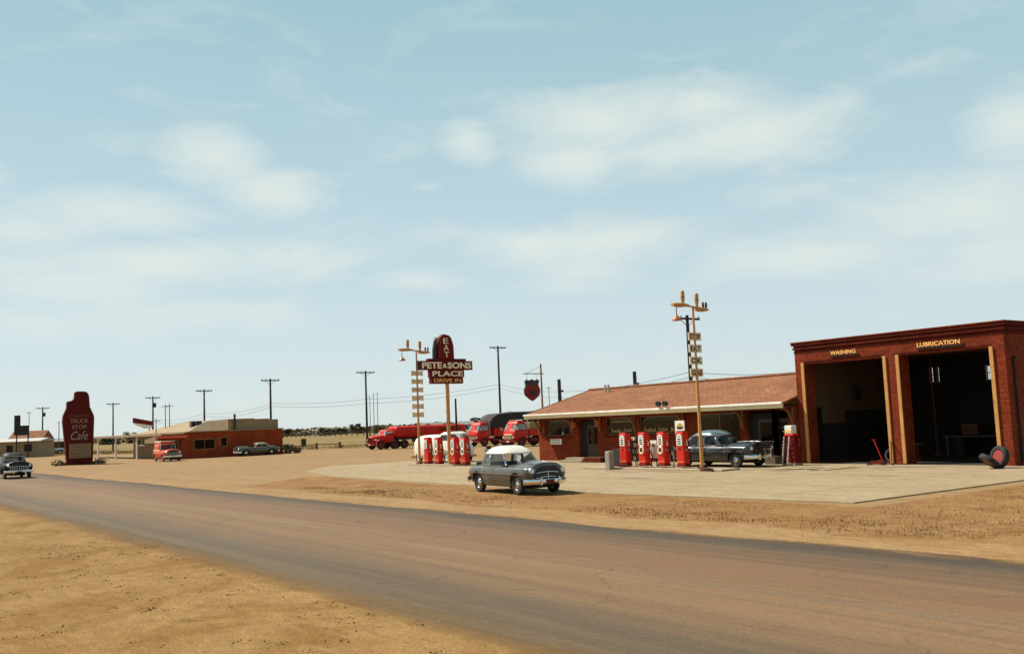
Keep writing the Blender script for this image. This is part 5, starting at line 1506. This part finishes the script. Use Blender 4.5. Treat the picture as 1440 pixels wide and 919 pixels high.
W('inner_floor', MB().box(-117.7, -107.3, 34.5, 45, .01, .05), 'shop_floor', B)
fr = W('window', MB().box(-112.8, -110.4, 34.3, 34.36, .9, .98).box(-112.8, -110.4, 34.3, 34.36, 2.02, 2.1), 'tan_wall', B); W('pane', MB().box(-112.8, -110.4, 34.32, 34.34, .98, 2.02), 'dark_glass', fr)
fr = W('window', MB().box(-127.5, -124, 34.5, 34.56, 1.5, 1.56).box(-125.8, -125.7, 34.5, 34.56, 1.56, 2.2), 'white', B); W('pane', MB().box(-127.5, -124, 34.52, 34.54, 1.56, 2.2), 'dark_glass', fr)
# tilted red and white board on poles beyond
p = at_depth(187, 596, 150); q = at_depth(215, 599, 150)
t = thing('banner_sign', 'tilted red and white board on posts above the canopy roof', 'sign', (p.x, p.y, 0))
dvec_ = Vector((q.x - p.x, q.y - p.y, 0)); L = dvec_.length; t.rotation_euler = (0, 0, math.atan2(dvec_.y, dvec_.x))
za, zb = at_depth(187, 587, 150).z, at_depth(187, 594, 150).z; zc, zd = at_depth(216, 592, 150).z, at_depth(216, 598, 150).z
MB().prism([(0, za), (0, zb), (L, zd), (L, zc)], lambda a, b, d: (a, d, b), -.1, .1).build('red_panel', 'dark_red', t)
ze, zf = at_depth(188, 599, 150).z, at_depth(214, 601, 150).z
MB().prism([(.05, zb - .02), (.2, zb - .25), (1.8, zf - .1), (L - .3, zf), (L, zd - .02)], lambda a, b, d: (a, d, b), -.08, .08).build('white_panel', 'white', t)
for x in (L * .8, L - .15): MB().cyl((x, .2, 0), (x, .2, zc), .09, n=8).build('post', 'grey_wood', t)

# ------------------------------------------------------------------ utility poles and wires
def utility_pole(label, loc, Hh, arm=2.4, arms=1, grp='utility poles along the back road', tx=False):
    t = thing('utility_pole', label, 'utility pole', loc, 0, grp)
    MB().cyl((0, 0, -.1), (0, 0, Hh), .17, .11, n=10).build('pole', 'pole_wood', t, smooth=40)
    for k in range(arms):
        z = Hh - .25 - k * .8
        a = MB().box(-.06, .06, -arm / 2, arm / 2, z - .07, z + .07).build('cross_arm', 'pole_wood' if k or Hh > 9.3 else 'grey_wood', t)
        for y in (-arm / 2 + .1, -arm / 4, arm / 4, arm / 2 - .1):
            MB().lathe([(.02, 0), (.05, .06), (.06, .12), (.03, .18), (0, .19)], (0, y, z + .07), n=8).build('insulator', 'steel', a)
        for s in (-1, 1): MB().beam((.0, 0, z - .55), (0, s * arm * .28, z - .07), .04, .03).build('brace', 'grey_wood', t)
    if tx:
        c = MB().lathe([(0, 0), (.2, 0), (.22, .1), (.22, .7), (.15, .78), (0, .8)], (.05, .32, Hh - 1.9), n=14).build('transformer', 'black', t, smooth=40)
    return t


PX = [(60, 572, 'utility pole at the far left beside the roadside buildings'), (159, 566, 'utility pole rising behind the long thin canopy'), (215, 557, 'utility pole next to the tilted red and white board'), (287, 547, 'utility pole behind the tan hipped roof'),
      (380, 532, 'utility pole just behind the right end of the red brick building'), (514, 521, 'utility pole standing at the nose of the red tanker'), (700, 486, 'utility pole above the dark covered trailer'), (966, 443, 'tall dark utility pole behind the near light mast')]
PD = (196, 189, 166, 148, 126, 130, 130, 68)
PW = ((600, 596), (596, 592), (594, 590), (585, 581), (571, 567), (567, 561), (545, 540), (530, 523))
tops = []
for i, (px, py, lab) in enumerate(PX):
    q = at_depth(px, py, PD[i])
    utility_pole(lab, (q.x, q.y, 0), q.z, 2.5 * PD[i] / 120 if 4 < i < 7 else 2.5, tx=i in (0, 2))
    tops.append([at_depth(px + (q_ - py) * .028, q_, PD[i]) for q_ in PW[i]])
for px, py, d, lab in ((786, 533, 96, 'short bare dark pole above the left slope of the cafe roof'), (892, 522, 92, 'short bare dark pole above the cafe roof ridge'), (640.5, 560, 118, 'thin bare dark pole behind the tanker, right of the sign pole')):
    q = at_depth(px, py, d); t = thing('bare_pole', lab, 'pole', (q.x, q.y, 0))
    MB().cyl((0, 0, -.1), (0, 0, q.z), .22 if px > 700 else .16, .17 if px > 700 else .11, n=10).build('pole', 'pole_wood', t, smooth=40)
    if px > 700:
        MB().lathe([(.03, 0), (.12, .05), (.12, .2), (.04, .25)], (.1, .3, q.z - 1.3), n=8).build('insulator', 'rust', t)
        MB().beam((0, 0, q.z - 1.2), (.1, .3, q.z - 1.2), .05, .05).build('bracket', 'pole_wood', t)
for k in range(2):
    m = MB(); ps = [q[k] + Vector((0, .14, 0)) for q in tops[2:]] + [at_depth(1150, (527, 518)[k], 80)]
    for a, b in zip(ps[:-1], ps[1:]):
        pts = [a.lerp(b, i / 14) - Vector((0, 0, (b - a).length * .022 * (1 - (2 * i / 14 - 1) ** 2) * (1 if k == 0 else .85))) for i in range(15)]
        m.tube(pts, .022, 4)
    tag(m.build('overhead_wire', 'wire'), ('lower' if k == 0 else 'upper') + ' of the two sagging wires strung between the utility poles', 'wire')
# thin masts
for px, py, d, lab in ((519.8, 556, 300, 'leftmost of three thin lattice masts right of the tanker pole'), (525, 553, 300, 'middle of three thin lattice masts right of the tanker pole'), (530.3, 552, 300, 'rightmost of three thin lattice masts right of the tanker pole'),
                       (232.5, 568, 118, 'left of two thin rods standing on the tan hipped roof'), (238.3, 567, 118, 'right of two thin rods standing on the tan hipped roof'), (41, 578, 170, 'thin pole beside the far left pale buildings'), (219.5, 588, 112, 'thin short rod in front of the hipped roof edge'), (771.5, 543, 150, 'thin pale pole with small cross arm behind the cafe roof'), (83, 592, 220, 'thin faint pole left of the truck stop sign')):
    q = at_depth(px, py, d); t = thing('thin_mast', lab, 'mast', (q.x, q.y, 0))
    r0 = .12 if d > 200 else .07
    MB().cyl((0, 0, 0), (0, 0, q.z), r0, r0 * .7, n=6).build('shaft', 'grey_wood', t)
    MB().beam((0, -.5, q.z - .3), (0, .5, q.z - .3), .06, .06).build('cross_piece', 'grey_wood', t)

# ------------------------------------------------------------------ far things: fence, barrel, buildings, trees
pa, pb = at_depth(392, 614.6, 400), at_depth(520, 612.6, 330)
t = thing('wire_fence', 'far wire fence with thin posts across the pale field', 'fence', (pa.x, pa.y, 0))
d = Vector((pb.x - pa.x, pb.y - pa.y, 0)); n = 18
for i in range(n + 1):
    c = d * (i / n); hh = 1.9 + .3 * rnd.random()
    MB().box(c.x - .12, c.x + .12, c.y - .12, c.y + .12, 0, hh).build('post', 'pole_wood', t)
m = MB()
for z in (.6, 1.1, 1.6): m.beam((0, 0, z), (d.x, d.y, z), .05, .05)
m.build('wires', 'grey_wood', t)
q = on_ground(427, 627.5)
t = thing('oil_drum', 'black drum standing in the ochre grass beyond the forecourt', 'drum', (q.x, q.y, 0))
MB().lathe([(0, 0), (.42, 0), (.42, .4), (.45, .43), (.42, .46), (.42, .8), (.45, .83), (.42, .86), (.42, 1.25), (0, 1.25)], n=16).build('drum_body', 'barrel', t, smooth=30)
MB().cyl((.15, 0, 1.25), (.15, 0, 1.28), .06).build('bung', 'steel', t)
q0, q1 = on_ground(411, 633.5), on_ground(478, 629.5)
t = thing('timber_rail', 'low weathered timber rail on three posts at the forecourt edge', 'fence', (q0.x, q0.y, 0)); d = Vector((q1.x - q0.x, q1.y - q0.y, 0))
for f in (0, .5, 1): MB().box(d.x * f - .12, d.x * f + .12, d.y * f - .12, d.y * f + .12, 0, .85).build('post', 'rust', t)
MB().beam((0, 0, .55), d * .5 + Vector((0, 0, .62)), .08, .12).beam(d * .5 + Vector((0, 0, .62)), d + Vector((0, 0, .58)), .08, .12).build('rail', 'rust', t)


def foliage(mb, r2, c, rad, n, leaf):
    for i in range(n):
        v = Vector((r2.gauss(0, 1), r2.gauss(0, 1), r2.gauss(0, 1))).normalized() * (r2.random() ** .4)
        p = c + Vector((v.x * rad[0], v.y * rad[1], v.z * rad[2]))
        a = Vector((r2.gauss(0, 1), r2.gauss(0, 1), r2.gauss(0, 1))).normalized(); b = a.orthogonal().normalized()
        s = leaf * r2.uniform(.5, 1.3)
        mb.add([p - a * s, p + b * s * .7, p + a * s, p - b * s * .7], [(0, 1, 2, 3)])


def make_tree(seed, Hh, wide, mat, label, loc, scale=1):
    r2 = random.Random(seed)
    t = thing('far_tree', label, 'tree', loc, 0, 'trees along the horizon')
    m = MB().tube([(0, 0, -.2), (.1, .05, Hh * .25), (-.1, 0, Hh * .55)], Hh * .022, 6)
    for k in range(4):
        a = k * 1.7; m.tube([(0, 0, Hh * .3), (math.cos(a) * wide * .5, math.sin(a) * wide * .5, Hh * .62)], Hh * .011, 5)
    m.build('trunk', 'bark', t)
    m = MB()
    for k in range(20):
        a = r2.uniform(0, 6.28); q = r2.random() ** .6 * wide * .62
        z = Hh * (.10 + .72 * r2.random()); s = r2.uniform(.4, .62) * wide * (1.15 - .55 * z / Hh)
        foliage(m, r2, Vector((math.cos(a) * q, math.sin(a) * q, z)), (s, s, s * .8), 60, wide * .16)
    m.build('crown', mat, t, weld=False, recalc=False)
    t.scale = (scale * 1.5, scale * 1.5, scale * .66)
    return t


protos = []
tlab = 'small dusty tree in the far line along the horizon'
r3 = random.Random(5)
xs = []
x = -20
while x < 870:
    xs.append(x); x += r3.choice((4, 7, 9, 11, 14, 20)) if not 470 < x < 500 else 6
for i, px in enumerate(xs):
    dd = r3.uniform(420, 680); q = at_depth(px, 600, dd); k = i % 6
    sc_ = r3.uniform(.6, 1.0) * (1.35 if r3.random() < .12 else 1)
    if px < 130: sc_ *= .75
    if k >= len(protos):
        protos.append(make_tree(20 + k, (7, 6, 8.5, 5.5, 6.5, 10)[k], (3.6, 4.2, 3.2, 4.4, 3.8, 2.6)[k], ('leaf1', 'leaf2')[k % 2], tlab, (q.x, q.y, 0), sc_))
    else: dup(protos[k], (q.x, q.y, 0), r3.uniform(0, 6), scale=(sc_ * 1.5, sc_ * 1.5, sc_ * .66))
# unbroken scrub under the trees, one mass
m = MB(); r4 = random.Random(9)
for i in range(1500):
    px = r4.uniform(-80, 1000); dd = r4.uniform(520, 760); q = at_depth(px, 600, dd)
    foliage(m, r4, Vector((q.x, q.y, r4.uniform(.3, 2.9))), (2.4, 2.4, 1.4), 4, 1.1)
stuff(m.build('scrub', 'leaf1', weld=False, recalc=False))
# shrub by the corner of the red building
for px, py, lab, s in ((402, 637, 'dark shrub at the right corner of the red brick building', 1.0), (408, 638, 'low brown brush right of the shrub at the brick building', .6)):
    q = on_ground(px, py); q = Vector((-106.4 + (.9 if px > 405 else 0), 45.6 + (.8 if px > 405 else 0), 0))
    t = thing('shrub', lab, 'shrub', q); m = MB(); foliage(m, random.Random(px), Vector((0, 0, .55 * s)), (.8 * s, .8 * s, .6 * s), 300, .13)
    m.build('foliage', 'leaf1', t, weld=False, recalc=False); MB().cyl((0, 0, 0), (0, 0, .5 * s), .06, .03, n=6).build('stem', 'bark', t)


def far_house(label, px, d, w, dep, h, wall, roof, rise=1.6, name='far_house', cat='house'):
    q = at_depth(px, 600, d)
    t = thing(name, label, cat, (q.x, q.y, 0), math.atan2(RIGHT.y, RIGHT.x) + .15)
    MB().box(-w / 2, w / 2, -dep / 2, dep / 2, 0, h).build('wall', wall, t)
    MB().prism([(-dep / 2 - .4, h), (dep / 2 + .4, h), (0, h + rise)], lambda a, b, e: (e, a, b), -w / 2 - .4, w / 2 + .4).build('roof', roof, t)
    MB().box(-.5, .5, -dep / 2 - .05, -dep / 2 - .004, .05, 2.1).build('door', 'chassis', t)
    for x in (-w * .32, w * .32): MB().box(x - .6, x + .6, -dep / 2 - .05, -dep / 2 - .004, 1.0, 2.2).build('window', 'chassis', t)
    return t
for px, d, w, h, lab in ((603, 470, 10, 2.5, 'pale far house with grey roof seen over the tanker, left of the sign pole'), (618, 500, 10, 2.5, 'pale far house with grey roof seen over the tanker, touching the sign pole'), (655, 480, 7, 2.5, 'far pale house just left of the red cab over truck'), (449, 520, 7, 2.5, 'small pale far house among trees left of the tanker pole'), (588, 520, 7, 2.5, 'far pale house behind the far light mast')):
    far_house(lab, px, d, w, 8, h, 'far_white', 'far_roof')

# far left roadside premises
far_house('pale roadside building with brown front at the left edge', 26, 165, 9, 8, 2.7, 'tan_wall', 'far_white', .5, 'roadside_building', 'building')
far_house('small white block building with reddish roof right of the brown front', 44, 178, 5.2, 6, 3.0, 'far_white', 'roof', 1.6, 'roadside_building', 'building')
far_house('long low dark shed behind the leftmost utility pole', 66, 240, 16, 8, 2.4, 'rust', 'far_roof', .8, 'roadside_building', 'building')
q = at_depth(29, 600, 160)
t = thing('billboard', 'dark stepped sign board rising above the roadside buildings at the left', 'sign', (q.x, q.y, 0), math.atan2(RIGHT.y, RIGHT.x))
MB().box(-1.0, 1.3, -.15, .15, 3.7, 5.3).box(-1.0, -.1, -.15, .15, 5.301, 7.0).build('board', 'tarp', t)
for x in (-.8, 1.1): MB().cyl((x, .3, 0), (x, .3, 5), .1, n=8).build('post', 'pole_wood', t)
make_car('parked_car', 'pale blue car parked in front of the far left shed', 'car', (*at_depth(71, 600, 190).xy, .01), math.radians(100), 'sedan', 'blue_paint', 'roof_white')
